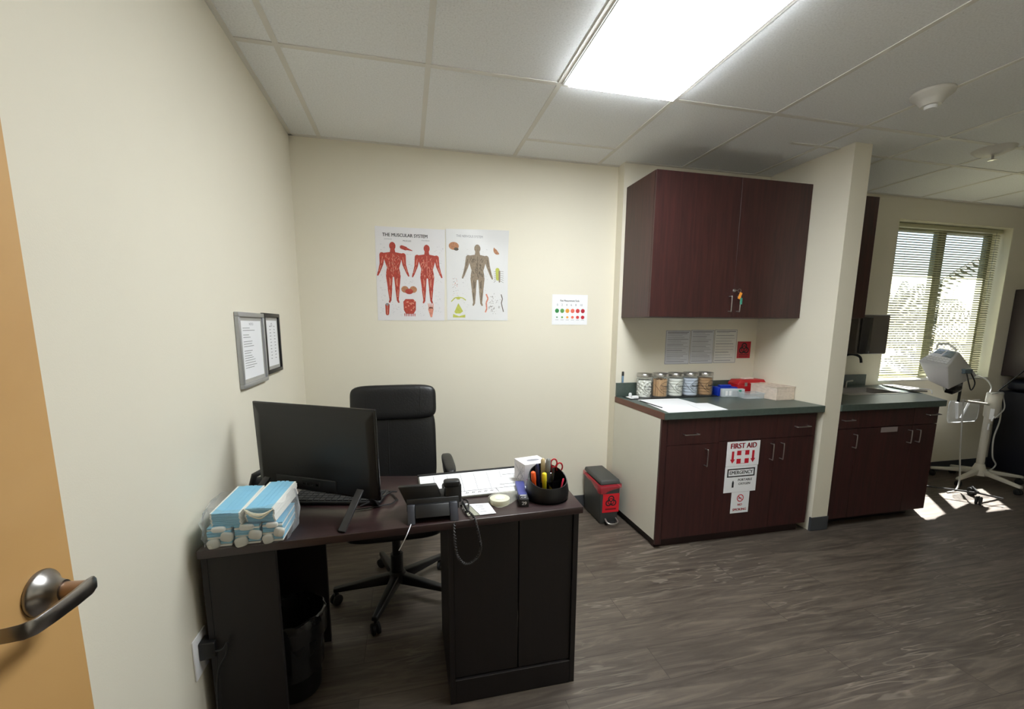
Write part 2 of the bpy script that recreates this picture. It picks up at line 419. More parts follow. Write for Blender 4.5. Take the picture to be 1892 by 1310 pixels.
# ================================================================== THE ROOM
XW0, XW1 = 3.3764, 3.5127      # wing wall faces
YJ = -0.0916                   # alcove back wall
YWIN = 0.0388                  # window wall
YR = -3.16                     # rear wall
XR = 8.2
structure(B().box(-0.15, XR + 0.15, -4.8, 0.4, -0.1, 0.0, FLOOR), 'floor')
ceil_o = structure(B().box(-0.15, XR + 0.15, -4.8, 0.4, H, H + 0.1, CEIL), 'ceiling')
g = B()
bw = 0.012
for k in range(0, 14):
    x = 0.1739 + 0.6096 * k
    if k in (2, 3):
        pass
    g.box(x - bw, x + bw, YR + 0.005, YWIN - 0.002 if x > XW1 else (-0.001 if x < 2.16 else YJ - 0.002), H - 0.0035, H - 0.0003, TBAR)
for y in (-0.9113, -2.1305):
    g.box(0.001, XR - 0.001, y - bw, y + bw, H - 0.0040, H - 0.0003, TBAR)
g.box(0.1739 + 1.2192, 0.1739 + 1.8288, -0.287 - bw, -0.287 + bw, H - 0.0040, H - 0.0003, TBAR)
g.box(3.0, XW0, -0.631 - bw, -0.631 + bw, H - 0.0040, H - 0.0003, TBAR)
g.box(XW1, XR - 0.001, -0.590 - bw, -0.590 + bw, H - 0.0040, H - 0.0003, TBAR)
for y in (-1.52,):
    g.box(4.44, XR - 0.001, y - bw, y + bw, H - 0.0040, H - 0.0003, TBAR)
# perimeter angle
g.box(0.0005, 0.022, YR + 0.005, -0.001, H - 0.0046, H - 0.0004, TBAR)
g.box(0.0, 2.1656, -0.022, -0.0005, H - 0.0046, H - 0.0004, TBAR)
g.box(2.1656, XW0, YJ - 0.022, YJ - 0.0005, H - 0.0046, H - 0.0004, TBAR)
g.box(XW1, XR, YWIN - 0.022, YWIN - 0.0005, H - 0.0046, H - 0.0004, TBAR)
structure(g, 'ceiling_grid', ceil_o)

structure(B().box(-0.12, 0.0, YR, 0.12, 0, H, WALL), 'wall_left')
structure(B().box(0.0, 2.1656, 0.0, 0.12, 0, H, WALL), 'wall_back')
structure(B().box(2.1656, XW0, YJ, 0.12, 0, H, WALL), 'wall_alcove')
structure(B().box(XW0, XW1, -0.7339, 0.24, 0, H, WALL), 'wall_wing')
# window wall round the opening
WX0, WX1, WZ0, WZ1 = 4.868, 6.277, 0.922, 2.358
w = B()
w.box(XW1, WX0, YWIN, 0.24, 0, H, WALL); w.box(WX1, XR, YWIN, 0.24, 0, H, WALL)
w.box(WX0, WX1, YWIN, 0.24, 0, WZ0, WALL); w.box(WX0, WX1, YWIN, 0.24, WZ1, H, WALL)
structure(w, 'wall_window')
structure(B().box(XR, XR + 0.12, YR, 0.24, 0, H, WALL), 'wall_right')
w = B(); w.box(1.06, XR, YR - 0.12, YR, 0, H, WALL); w.box(-0.12, 0.06, YR - 0.12, YR, 0, H, WALL); w.box(0.06, 1.06, YR - 0.12, YR, 2.12, H, WALL)
structure(w, 'wall_rear')
w = B(); w.box(-0.12, 0.0, -4.8, YR - 0.12, 0, H, WALL); w.box(2.4, 2.5, -4.8, YR - 0.12, 0, H, WALL); w.box(-0.12, 2.5, -4.9, -4.8, 0, H, WALL)
structure(w, 'wall_hall')
# cove base, 0.1 high
def cove(name, x0, x1, y0, y1):
    structure(B().box(x0, x1, y0, y1, 0.001, 0.1, BASE, 0.002, seg=1), name)
cove('baseboard_left', 0.0005, 0.007, -2.9, -0.001)
cove('baseboard_back', 0.008, 2.163, -0.007, -0.0005)
b = B(); b.box(XW0 - 0.006, XW1 + 0.006, -0.7405, -0.7345, 0.001, 0.1, BASE, 0.002, seg=1); b.box(XW0 - 0.006, XW0 - 0.0005, -0.7345, -0.722, 0.001, 0.1, BASE)
structure(b, 'baseboard_wing')
cove('baseboard_window', 5.2, XR - 0.01, YWIN - 0.007, YWIN - 0.0005)
cove('baseboard_right', XR - 0.007, XR - 0.0005, YR + 0.01, YWIN - 0.01)
cove('baseboard_rear', 1.2, XR - 0.01, YR + 0.0005, YR + 0.007)

# window: jamb lining, sill, frame with a mullion, panes
win = structure(B().box(WX0 + 0.0005, WX0 + 0.006, YWIN + 0.001, 0.235, WZ0, WZ1, WALLJ).box(WX1 - 0.006, WX1 - 0.0005, YWIN + 0.001, 0.235, WZ0, WZ1, WALLJ).box(WX0 + 0.006, WX1 - 0.006, YWIN + 0.001, 0.235, WZ1 - 0.006, WZ1 - 0.0005, WALLJ), 'window_1')
structure(B().box(WX0 + 0.006, WX1 - 0.006, YWIN - 0.004, 0.235, WZ0 + 0.0005, WZ0 + 0.014, OFFW, 0.003), 'window_sill', win)
WFR = mat('window_frame_bronze', (110, 112, 88), 0.4, 0.3)
f = B()
for (a, c) in ((WX0 + 0.006, WX0 + 0.05), (5.572, 5.672), (WX1 - 0.05, WX1 - 0.006)): f.box(a, c, 0.185, 0.232, WZ0 + 0.014, WZ1 - 0.006, WFR, 0.003)
for (a, c) in ((WZ0 + 0.014, WZ0 + 0.05), (WZ1 - 0.05, WZ1 - 0.006)): f.box(WX0 + 0.05, WX1 - 0.05, 0.187, 0.230, a, c, WFR, 0.003)
structure(f, 'window_frame', win)
PANE = clear_mat('window_glass', (235, 240, 240), 0.02, 0.02)
structure(B().box(WX0 + 0.05, 5.572, 0.206, 0.210, WZ0 + 0.05, WZ1 - 0.05, PANE), 'window_pane', win)
structure(B().box(5.672, WX1 - 0.05, 0.206, 0.210, WZ0 + 0.05, WZ1 - 0.05, PANE), 'window_pane', win)

# venetian blind in the recess
bl = thing('venetian_blind', 'cream horizontal slat venetian blind lowered over the sunlit window', 'blind', (5.57, 0.12, WZ1 - 0.02))
SLAT = mat('slat_cream', (186, 184, 152), 0.5, var=0.01)
SLAT.node_tree.nodes['Principled BSDF'].inputs['Subsurface Weight'].default_value = 0.0
bx0, bx1 = WX0 + 0.012, WX1 - 0.02
B().box(bx0, bx1, 0.10, 0.14, WZ1 - 0.045, WZ1 - 0.012, SLAT, 0.003).build('headrail', bl)
s = B(); th = math.radians(48); hw = 0.0078
z = WZ1 - 0.062; n = 0
while z > WZ0 + 0.045:
    c, sn = math.cos(th), math.sin(th)
    pts = []
    for q in (-1, 0, 1):
        pts.append((q * hw * c, z + q * hw * sn + (0.0012 if q == 0 else 0)))
    jit = 0.0006 * math.sin(n * 1.7)
    vs = []
    for (yy, zz) in pts: vs += [(bx0, 0.12 + yy, zz + jit), (bx1, 0.12 + yy, zz - jit)]
    o = len(vs); vs += [(a, b_ , c_ - 0.0005) for a, b_, c_ in vs]
    s.add(vs, [(0, 1, 3, 2), (2, 3, 5, 4), (6, 8, 9, 7), (8, 10, 11, 9), (0, 2, 8, 6), (2, 4, 10, 8), (4, 5, 11, 10), (1, 7, 9, 3), (3, 9, 11, 5), (0, 6, 7, 1)], SLAT)
    z -= 0.0215; n += 1
s.build('slats', bl)
B().box(bx0, bx1, 0.108, 0.132, WZ0 + 0.022, WZ0 + 0.038, SLAT, 0.003).build('bottom_rail', bl)
t = B()
for x in (bx0 + 0.2, 5.5, 5.75, bx1 - 0.2):
    t.tube([(x, 0.1105, WZ1 - 0.045), (x, 0.1105, WZ0 + 0.03)], 0.0008, SLAT, 4)
t.build('ladder_cord', bl)
B().tube([(bx1 - 0.1, 0.092, WZ1 - 0.04), (bx1 - 0.1, 0.09, WZ1 - 0.7)], 0.003, ACRYL, 6).build('tilt_wand', bl)

# entrance door standing open against the left wall
door = structure(B().box(0.066, 0.11, -3.13, -2.219, 0.008, 2.08, BIRCH, 0.0015, seg=1), 'door_1')
d = B()
hy, hz = -2.285, 1.014
Tx = Matrix.Translation((0.1105, hy, hz)) @ Matrix.Rotation(PI / 2, 4, 'Y')
d.lathe([(0.034, 0.0), (0.0345, 0.003), (0.033, 0.006), (0.027, 0.010), (0.020, 0.018), (0.0165, 0.026), (0.0155, 0.030)], (0, 0, 0), STEEL, 32, T=Tx)
BRASSY = mat('worn_bronze_neck', (168, 140, 118), 0.4, 0.5)
d.lathe([(0.0120, 0.030), (0.0125, 0.032), (0.0115, 0.050), (0.0115, 0.064)], (0, 0, 0), BRASSY, 24, T=Tx)
# lever: flat tapered blade sweeping toward the hinge, its tip bent back to the door
def blade(path):
    vs = []; fs = []
    for (y, x, zc, hh, tt) in path:
        for (dx, dz) in ((-tt, -hh * 0.7), (-tt * 0.4, -hh), (tt * 0.4, -hh), (tt, -hh * 0.7), (tt, hh * 0.7), (tt * 0.4, hh), (-tt * 0.4, hh), (-tt, hh * 0.7)):
            vs.append((x + dx, y, zc + dz))
    k = len(path)
    for i in range(k - 1):
        for j in range(8): fs.append((i * 8 + j, i * 8 + (j + 1) % 8, (i + 1) * 8 + (j + 1) % 8, (i + 1) * 8 + j))
    fs.append(list(range(8))[::-1]); fs.append([(k - 1) * 8 + j for j in range(8)])
    d.add(vs, fs, STEEL, True)
blade([(hy + 0.014, 0.171, hz + 0.002, 0.006, 0.003), (hy + 0.010, 0.172, hz + 0.002, 0.011, 0.004), (hy - 0.002, 0.173, hz + 0.002, 0.013, 0.005), (hy - 0.03, 0.174, hz + 0.003, 0.0125, 0.0045), (hy - 0.07, 0.174, hz + 0.005, 0.0115, 0.004), (hy - 0.098, 0.171, hz + 0.006, 0.011, 0.004), (hy - 0.108, 0.163, hz + 0.0065, 0.011, 0.004), (hy - 0.112, 0.150, hz + 0.007, 0.0105, 0.004), (hy - 0.114, 0.138, hz + 0.007, 0.010, 0.0035)])
structure(d, 'door_handle', door)
d = B().box(0.058, 0.0655, -3.13, -3.12, 0.2, 0.3, STEEL); 
for zz in (0.25, 1.05, 1.85): d.tube([(0.058, -3.136, zz - 0.05), (0.058, -3.136, zz + 0.05)], 0.006, STEEL)
structure(d, 'door_hinge', door)
tr = B(); tr.box(0.0605, 0.085, -3.2, -3.1595, 0, 2.12, WHITE); tr.box(1.035, 1.0595, -3.2, -3.1595, 0, 2.12, WHITE)
structure(tr, 'trim_1')

# ------------------------------------------------------------------ ceiling fittings
def troffer(x0, y0, label):
    x1 = x0 + 0.5856; y1 = y0 + 1.195
    t = thing('ceiling_light', label, 'light', ((x0 + x1) / 2, (y0 + y1) / 2, H - 0.027), 'recessed ceiling lights')
    f = B(); m = WHITE; q = 0.014
    f.box(x0, x1, y0, y0 + q, H - 0.012, H - 0.0045, m, 0.002); f.box(x0, x1, y1 - q, y1, H - 0.012, H - 0.0045, m, 0.002)
    f.box(x0, x0 + q, y0 + q, y1 - q, H - 0.012, H - 0.0045, m, 0.002); f.box(x1 - q, x1, y0 + q, y1 - q, H - 0.012, H - 0.0045, m, 0.002)
    f.build('frame', t)
    B().hull([(x0 + q, y0 + q, H - 0.005), (x1 - q, y0 + q, H - 0.005), (x1 - q, y1 - q, H - 0.005), (x0 + q, y1 - q, H - 0.005), (x0 + q + 0.006, y0 + q + 0.006, H - 0.026), (x1 - q - 0.006, y0 + q + 0.006, H - 0.026), (x1 - q - 0.006, y1 - q - 0.006, H - 0.026), (x0 + q + 0.006, y1 - q - 0.006, H - 0.026)],
             [(0, 1, 2, 3), (7, 6, 5, 4), (0, 4, 5, 1), (1, 5, 6, 2), (2, 6, 7, 3), (3, 7, 4, 0)], LAMP).build('diffuser', t)
troffer(1.4051, -2.1185, 'bright rectangular fluorescent ceiling light panel above the room')

def detector(x, y, label, r):
    t = thing('smoke_detector', label, 'detector', (x, y, H - 0.06))
    B().lathe([(0.001, 0.0), (r * 0.45, 0.0), (r * 0.5, 0.006), (r * 0.62, 0.02), (r * 0.7, 0.03), (r * 0.98, 0.045), (r, 0.052), (r, 0.059)], (x, y, H - 0.0605), OFFW, 32).build('housing', t)
    B().lathe([(0.001, -0.016), (r * 0.26, -0.015), (r * 0.3, -0.008), (r * 0.3, -0.0005)], (x, y, H - 0.0605), WHITE, 20).build('sensor_cap', t)
detector(3.17, -1.27, 'white round detector on the ceiling nearer the large light panel', 0.085)
t = thing('sprinkler_head', 'round ceiling sprinkler with a dark centre, farther to the right, nearest the window wall', 'sprinkler', (4.33, -0.86, H - 0.04))
B().lathe([(0.03, 0.0), (0.05, 0.004), (0.085, 0.02), (0.10, 0.034), (0.105, 0.0395)], (4.33, -0.86, H - 0.040), OFFW, 32).build('escutcheon', t)
B().lathe([(0.001, -0.03), (0.022, -0.028), (0.022, -0.025), (0.006, -0.02), (0.006, -0.001)], (4.33, -0.86, H - 0.040), CHROME, 16).build('deflector', t)

# ================================================================== DESK
desk = thing('desk', 'dark espresso office desk standing against the left wall', 'desk', (0.66, -1.37, 0))
ZD = 0.745
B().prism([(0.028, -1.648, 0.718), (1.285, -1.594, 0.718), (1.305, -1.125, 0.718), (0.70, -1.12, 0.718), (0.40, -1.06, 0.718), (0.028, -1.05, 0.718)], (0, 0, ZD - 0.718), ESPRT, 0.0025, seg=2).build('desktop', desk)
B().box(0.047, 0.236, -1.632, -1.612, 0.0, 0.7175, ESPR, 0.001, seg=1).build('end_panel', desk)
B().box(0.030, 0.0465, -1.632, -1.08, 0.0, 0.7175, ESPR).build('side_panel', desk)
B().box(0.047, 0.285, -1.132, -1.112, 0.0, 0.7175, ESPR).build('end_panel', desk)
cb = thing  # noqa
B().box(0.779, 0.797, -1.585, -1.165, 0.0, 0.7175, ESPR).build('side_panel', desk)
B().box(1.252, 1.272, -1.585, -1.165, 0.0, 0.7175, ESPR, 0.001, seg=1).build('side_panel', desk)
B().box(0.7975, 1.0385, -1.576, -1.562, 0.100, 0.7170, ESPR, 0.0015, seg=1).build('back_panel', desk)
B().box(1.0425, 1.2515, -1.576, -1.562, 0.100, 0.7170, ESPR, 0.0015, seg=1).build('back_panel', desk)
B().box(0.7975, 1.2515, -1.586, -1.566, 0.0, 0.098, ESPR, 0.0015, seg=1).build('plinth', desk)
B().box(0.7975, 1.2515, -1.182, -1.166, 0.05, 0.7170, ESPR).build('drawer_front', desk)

# computer monitor, seen from behind
mon = thing('monitor', 'wide black computer monitor seen from behind on the desk', 'monitor', (0.322, -1.376, ZD))
ang = -30.53
Tm = Matrix.Translation((0.3196, -1.3682, 0.7985)) @ Matrix.Rotation(math.radians(ang), 4, 'Z') @ Matrix.Rotation(math.radians(1.7), 4, 'X')
hw_ = 0.268
b = B(Tm)
b.box(-hw_, hw_, -0.004, 0.006, 0.0, 0.331, BLACKG, 0.003)
b.build('screen', mon)
b = B(Tm)
b.hull([(-hw_ + 0.004, -0.004, 0.004), (hw_ - 0.004, -0.004, 0.004), (hw_ - 0.004, -0.004, 0.327), (-hw_ + 0.004, -0.004, 0.327),
        (-hw_ + 0.03, -0.018, 0.012), (hw_ - 0.03, -0.018, 0.012), (hw_ - 0.035, -0.012, 0.29), (-hw_ + 0.035, -0.012, 0.29)],
       [(0, 1, 5, 4), (1, 2, 6, 5), (2, 3, 7, 6), (3, 0, 4, 7), (4, 5, 6, 7), (3, 2, 1, 0)], BLACK, 0.004)
b.box(-0.17, 0.10, -0.0215, -0.012, 0.016, 0.060, BLACK, 0.003)
b.build('rear_cover', mon)
b = B(Tm)
b.box(-0.05, 0.03, -0.0232, -0.0217, 0.028, 0.048, RUBBER)
for i in range(4): b.box(-0.045 + i * 0.019, -0.034 + i * 0.019, -0.0245, -0.0234, 0.033, 0.041, BLACKG)
b.build('port', mon)
for (sx, fy) in ((0.205, -0.148), (-0.205, -0.148)):
    u = Vector((math.cos(math.radians(ang)), math.sin(math.radians(ang)), 0)); v = Vector((-u.y, u.x, 0)); o_ = Vector((0.322, -1.376, 0))
    q = o_ + u * sx
    a = q - v * 0.026 + Vector((0, 0, 0.842)); c = q + v * 0.012 + Vector((0, 0, 0.805))
    p1 = q + v * fy * 0.85 + Vector((0, 0, ZD + 0.001)); 
    wv = u * 0.0135
    ft = q + v * fy + Vector((0, 0, ZD + 0.001)) + u * (0.012 if sx > 0 else -0.01)
    bk = q + v * 0.06 + Vector((0, 0, ZD + 0.001))
    b = B()
    vs = [a - wv, a + wv, ft + wv, ft - wv]
    nrm = (Vector(vs[1]) - Vector(vs[0])).cross(Vector(vs[2]) - Vector(vs[0])).normalized() * 0.007
    if nrm.z < 0: nrm = -nrm
    b.prism([tuple(p) for p in vs], tuple(nrm), mat('stand_grey', (38, 37, 39), 0.4), 0.0015)
    vs = [c - wv, c + wv, bk + wv, bk - wv]
    nrm = (Vector(vs[1]) - Vector(vs[0])).cross(Vector(vs[2]) - Vector(vs[0])).normalized() * 0.007
    if nrm.z < 0: nrm = -nrm
    b.prism([tuple(p) for p in vs], tuple(nrm), BLACK, 0.0015)
    b.build('stand_leg', mon)

kb = thing('keyboard', 'flat black keyboard lying under the monitor', 'keyboard', (0.40, -1.31, ZD))
Tk = Matrix.Translation((0.385, -1.322, ZD)) @ Matrix.Rotation(math.radians(-13), 4, 'Z')
B(Tk).box(-0.175, 0.175, -0.062, 0.062, 0.001, 0.016, BLACK, 0.004).build('case', kb)
b = B(Tk)
for r_ in range(5):
    for c_ in range(15): b.box(-0.168 + c_ * 0.0225, -0.149 + c_ * 0.0225, -0.054 + r_ * 0.0215, -0.036 + r_ * 0.0215, 0.0165, 0.0195, RUBBER)
b.build('keys', kb)
cc = B()
cc.tube([(0.47, -1.42, ZD + 0.005), (0.53, -1.40, ZD + 0.02), (0.585, -1.37, ZD + 0.032), (0.60, -1.34, ZD + 0.02), (0.57, -1.30, ZD + 0.006), (0.52, -1.28, ZD + 0.005)], 0.003, BLACK, 6)
cc.tube([(0.45, -1.45, ZD + 0.005), (0.52, -1.44, ZD + 0.005), (0.58, -1.43, ZD + 0.008), (0.605, -1.39, ZD + 0.006), (0.585, -1.33, ZD + 0.005)], 0.0025, BLACK, 6)
cc.build('monitor_cable', None, 'black cables looping out from under the right end of the monitor', 'cable')
hp = B()
hp.tube([(0.05, -1.17, ZD + 0.006), (0.04, -1.19, ZD + 0.04), (0.05, -1.19, ZD + 0.075), (0.075, -1.17, ZD + 0.085), (0.09, -1.14, ZD + 0.06), (0.085, -1.12, ZD + 0.012)], 0.012, BLACK, 10)
hp.pillow((0.062, -1.165, ZD + 0.03), (0.05, 0.06, 0.056), RUBBER, 3, 6)
hp.build('headset', None, 'black headset at the left edge of the monitor beside the wall', 'headset')

# ------------------------------------------------------------------ office chair
ch = thing('office_chair', 'black leather high-back office chair behind the desk', 'chair', (0.572, -0.82, 0))
Tb = Matrix.Translation((0.572, -0.48, 0.47)) @ Matrix.Rotation(math.radians(-7), 4, 'X')
Tb = Matrix.Translation((0.572, -0.53, 0.47)) @ Matrix.Rotation(math.radians(-9), 4, 'X')
b = B(Tb); b.pillow((0, 0.03, 0.235), (0.475, 0.095, 0.50), LEATHER, 5.5, 16)
b.tube([(-0.035, -0.0185, 0.05), (-0.035, -0.0195, 0.25), (-0.035, -0.0185, 0.42)], 0.0022, RUBBER, 6)
bk = b.build('backrest', ch)
b = B(Tb); b.pillow((0, 0.018, 0.505), (0.487, 0.115, 0.205), LEATHER, 5.5, 16)
for sx in (-0.15, 0.15): b.tube([(sx * 0.98, -0.0405, 0.43), (sx, -0.0415, 0.5), (sx * 1.02, -0.0395, 0.575)], 0.0016, RUBBER, 6)
b.build('headrest', ch)
b = B(); b.pillow((0.572, -0.815, 0.455), (0.50, 0.53, 0.105), LEATHER, 5, 16)
b.tube([(0.36, -1.065, 0.46), (0.572, -1.074, 0.46), (0.785, -1.065, 0.46)], 0.003, RUBBER, 6); b.build('seat', ch)
B().box(0.46, 0.69, -0.93, -0.70, 0.365, 0.405, BLACK, 0.008).build('tilt_mechanism', ch)
for sx in (-1, 1):
    X = 0.572 + sx * 0.298
    b = B(); b.tube(smooth([(X, -0.58, 0.43), (X + sx * 0.01, -0.47, 0.48), (X, -0.43, 0.56), (X, -0.47, 0.61), (X, -0.78, 0.60), (X, -0.86, 0.56), (X, -0.86, 0.50), (X - sx * 0.02, -0.84, 0.43)], 4), 0.022, BLACK, 10)
    b.tube([(X, -0.58, 0.43), (X - sx * 0.05, -0.64, 0.41), (X - sx * 0.05, -0.80, 0.41), (X - sx * 0.02, -0.84, 0.43)], 0.015, BLACK, 8)
    ar = b.build('armrest', ch)
    B().pillow((X, -0.60, 0.625), (0.066, 0.34, 0.040), LEATHER, 4, 8).build('arm_pad', ar)
b = B(); b.lathe([(0.032, 0.0), (0.032, 0.13), (0.022, 0.13), (0.022, 0.265)], (0.572, -0.835, 0.10), BLACK, 20); b.lathe([(0.05, 0), (0.05, 0.03), (0.036, 0.05)], (0.572, -0.835, 0.085), BLACK, 20)
b.build('gas_column', ch)
def caster(parent, x, y, yaw=0.0, r=0.027, m=RUBBER, name='caster', stem=True):
    b = B(Matrix.Translation((x, y, 0)) @ Matrix.Rotation(yaw, 4, 'Z'))
    for s_ in (-1, 1):
        T = Matrix.Translation((0, s_ * 0.012, r)) @ Matrix.Rotation(PI / 2, 4, 'X')
        b.lathe([(0.001, -0.008), (r * 0.8, -0.008), (r, -0.005), (r, 0.005), (r * 0.8, 0.008), (0.001, 0.008)], (0, 0, 0), m, 18, T=T)
    b.box(-0.012, 0.012, -0.004, 0.004, r, r * 2.1, m)
    if stem: b.tube([(0, 0, r * 1.4), (0, 0, r * 2 + 0.018)], 0.006, m, 8)
    return b.build(name, parent)
for k in range(5):
    a = math.radians([180 + 4, 252, 330, 38, 108][k]); R_ = 0.305
    ex, ey = 0.572 + R_ * math.cos(a), -0.835 + R_ * math.sin(a)
    b = B(); c_, s_ = math.cos(a), math.sin(a); px, py = -s_, c_
    def q(rr, off, z_): return (0.572 + rr * c_ + off * px, -0.835 + rr * s_ + off * py, z_)
    b.hull([q(0.03, -0.026, 0.075), q(0.03, 0.026, 0.075), q(R_ + 0.012, 0.016, 0.070), q(R_ + 0.012, -0.016, 0.070), q(0.03, -0.022, 0.125), q(0.03, 0.022, 0.125), q(R_ + 0.012, 0.013, 0.092), q(R_ + 0.012, -0.013, 0.092)],
           [(3, 2, 1, 0), (4, 5, 6, 7), (0, 1, 5, 4), (1, 2, 6, 5), (2, 3, 7, 6), (3, 0, 4, 7)], BLACK, 0.005)
    lg = b.build('base_leg', ch)
    caster(lg, ex, ey, a + 0.7)

# ------------------------------------------------------------------ desk phone
ph = thing('desk_phone', 'black desk telephone at the near edge of the desk, seen from behind', 'telephone', (0.72, -1.55, ZD))
# sloped body: faces the far side, its back toward the door
b = B()
b.hull([(0.612, -1.555, 0.862), (0.744, -1.555, 0.862), (0.768, -1.555, 0.795), (0.640, -1.555, 0.795), (0.612, -1.532, 0.860), (0.744, -1.532, 0.860), (0.765, -1.43, 0.790), (0.645, -1.43, 0.790)],
       [(0, 1, 2, 3), (7, 6, 5, 4), (0, 4, 5, 1), (1, 5, 6, 2), (2, 6, 7, 3), (3, 7, 4, 0)], BLACK, 0.004)
b.hull([(0.640, -1.560, 0.815), (0.822, -1.560, 0.815), (0.822, -1.575, 0.776), (0.640, -1.575, 0.776), (0.640, -1.50, 0.825), (0.822, -1.50, 0.825), (0.822, -1.415, ZD + 0.004), (0.640, -1.415, ZD + 0.004)],
       [(0, 1, 2, 3), (7, 6, 5, 4), (0, 4, 5, 1), (1, 5, 6, 2), (2, 6, 7, 3), (3, 7, 4, 0)], BLACK, 0.003)
b.build('body', ph)
b = B()
for (x0, x1) in ((0.642, 0.668), (0.786, 0.815)):
    b.hull([(x0, -1.575, 0.80), (x1, -1.575, 0.80), (x1, -1.612, ZD + 0.001), (x0, -1.612, ZD + 0.001), (x0, -1.545, 0.80), (x1, -1.545, 0.80), (x1, -1.53, ZD + 0.001), (x0, -1.53, ZD + 0.001)],
           [(0, 1, 2, 3), (7, 6, 5, 4), (0, 4, 5, 1), (1, 5, 6, 2), (2, 6, 7, 3), (3, 7, 4, 0)], mat('slate_plastic', (44, 46, 54), 0.4), 0.003)
b.hull([(0.6685, -1.578, 0.800), (0.7855, -1.578, 0.800), (0.7855, -1.604, 0.764), (0.6685, -1.604, 0.764), (0.6685, -1.560, 0.800), (0.7855, -1.560, 0.800), (0.7855, -1.57, 0.764), (0.6685, -1.57, 0.764)],
       [(0, 1, 2, 3), (7, 6, 5, 4), (0, 4, 5, 1), (1, 5, 6, 2), (2, 6, 7, 3), (3, 7, 4, 0)], BLACK, 0.002)
b.build('foot_stand', ph)
b = B()
b.pillow((0.799, -1.540, 0.858), (0.058, 0.040, 0.024), BLACK, 5, 8); b.pillow((0.80, -1.40, 0.785), (0.052, 0.060, 0.036), BLACK, 4, 8)
b.tube([(0.80, -1.53, 0.845), (0.80, -1.47, 0.818), (0.80, -1.40, 0.785)], 0.017, BLACK, 10)
b.hull([(0.776, -1.555, 0.858), (0.832, -1.555, 0.858), (0.832, -1.562, 0.79), (0.770, -1.562, 0.79), (0.775, -1.525, 0.856), (0.832, -1.525, 0.856), (0.832, -1.44, 0.785), (0.775, -1.44, 0.785)],
       [(0, 1, 2, 3), (7, 6, 5, 4), (0, 4, 5, 1), (1, 5, 6, 2), (2, 6, 7, 3), (3, 7, 4, 0)], BLACK, 0.006)
hs_ = b.build('handset', ph)
pts = []
path = [(0.806, -1.578, 0.765), (0.800, -1.612, 0.74), (0.797, -1.64, 0.69), (0.805, -1.645, 0.635), (0.832, -1.645, 0.602), (0.865, -1.645, 0.612), (0.885, -1.645, 0.648), (0.880, -1.64, 0.70), (0.868, -1.62, 0.752), (0.850, -1.57, 0.762), (0.842, -1.50, 0.765)]
sp = smooth(path, 24); co = []
for i, p in enumerate(sp):
    a = i * 1.5; co.append((p[0] + 0.0026 * math.cos(a), p[1] + 0.0026 * math.sin(a), p[2] + 0.0018 * math.sin(a)))
B().tube(co, 0.0032, mat('cord_dark_grey', (34, 31, 32), 0.55), 6).build('handset_cord', hs_, 'coiled dark grey cord hanging over the desk edge')
B().tube(smooth([(0.655, -1.60, ZD + 0.004), (0.640, -1.66, ZD - 0.006), (0.622, -1.655, 0.70), (0.612, -1.65, 0.68)], 5), 0.0016, GREYC, 6).build('line_cord', ph)

# ------------------------------------------------------------------ things lying on the desk
def sheet(name, pts, z, label, cat, m=WHITE, thick=0.0012, group=None):
    return B().prism([(x, y, z) for x, y in pts], (0, 0, thick), m).build(name, None, label, cat, group)
dp = thing('desk_calendar', 'large white desk pad calendar on the dark desk in front of the chair', 'calendar', (0.92, -1.28, ZD))
cal = [(0.70, -1.425), (1.118, -1.402), (1.150, -1.130), (0.692, -1.160)]
B().prism([(x, y, ZD + 0.001) for x, y in [(0.697, -1.43), (1.12, -1.407), (1.155, -1.122), (0.686, -1.150)]], (0, 0, 0.006), mat('pad_backing', (96, 92, 84), 0.8)).build('backing', dp)
B().prism([(x, y, ZD + 0.0075) for x, y in cal], (0, 0, 0.002), WHITE).build('page', dp)
B().prism([(0.686, -1.1575, ZD + 0.0075), (1.153, -1.128, ZD + 0.0075), (1.156, -1.114, ZD + 0.0075), (0.685, -1.144, ZD + 0.0075)], (0, 0, 0.006), RUBBER, 0.001).build('binding', dp)
A_, B_, C_, D_ = [Vector((x, y, 0)) for x, y in cal]
def PC(u, v, h=0.0):
    p = (A_ * (1 - u) + B_ * u) * (1 - v) + (D_ * (1 - u) + C_ * u) * v
    return (p.x, p.y, ZD + 0.0101 + h)
b = B()
for i in range(1, 8): stroke(b, PC, [(i / 7.6, 0.17), (i / 7.6, 0.93)], 0.0035, GREYINK)
stroke(b, PC, [(0.02, 0.17), (0.98, 0.17)], 0.012, INK)
for i in range(1, 5): stroke(b, PC, [(0.02, 0.17 + i * 0.16), (0.98, 0.17 + i * 0.16)], 0.004, GREYINK)
stroke(b, PC, [(0.72, 0.02), (0.70, 0.17)], 0.006, INK)
for i in range(5): 
    stroke(b, PC, [(0.40 + i * 0.06, 0.07), (0.415 + i * 0.06, 0.12)], 0.008, INK); stroke(b, PC, [(0.415 + i * 0.06, 0.07), (0.43 + i * 0.06, 0.11)], 0.008, INK)
b.build('printing', dp)
def note(pts, z, label, lines=3):
    o = sheet('note_slip', pts, z, label, 'note')
    return o
note([(1.055, -1.215), (1.118, -1.210), (1.125, -1.140), (1.065, -1.145)], ZD + 0.0112, 'small white slip on the far right corner of the desk calendar')
note([(1.02, -1.33), (1.105, -1.325), (1.112, -1.25), (1.03, -1.255)], ZD + 0.0112, 'white slip nearer the middle right of the desk calendar')
cp = sheet('paper_sheet', [(0.850, -1.583), (0.895, -1.586), (0.875, -1.488), (0.842, -1.480)], ZD + 0.001, 'grey-green paper under the phone cord beside the white card', 'paper', mat('greygreen_paper', (150, 150, 134), 0.7))
cdT = thing('index_card', 'small white printed card lying by the telephone cord', 'card', (0.91, -1.54, ZD + 0.0025))
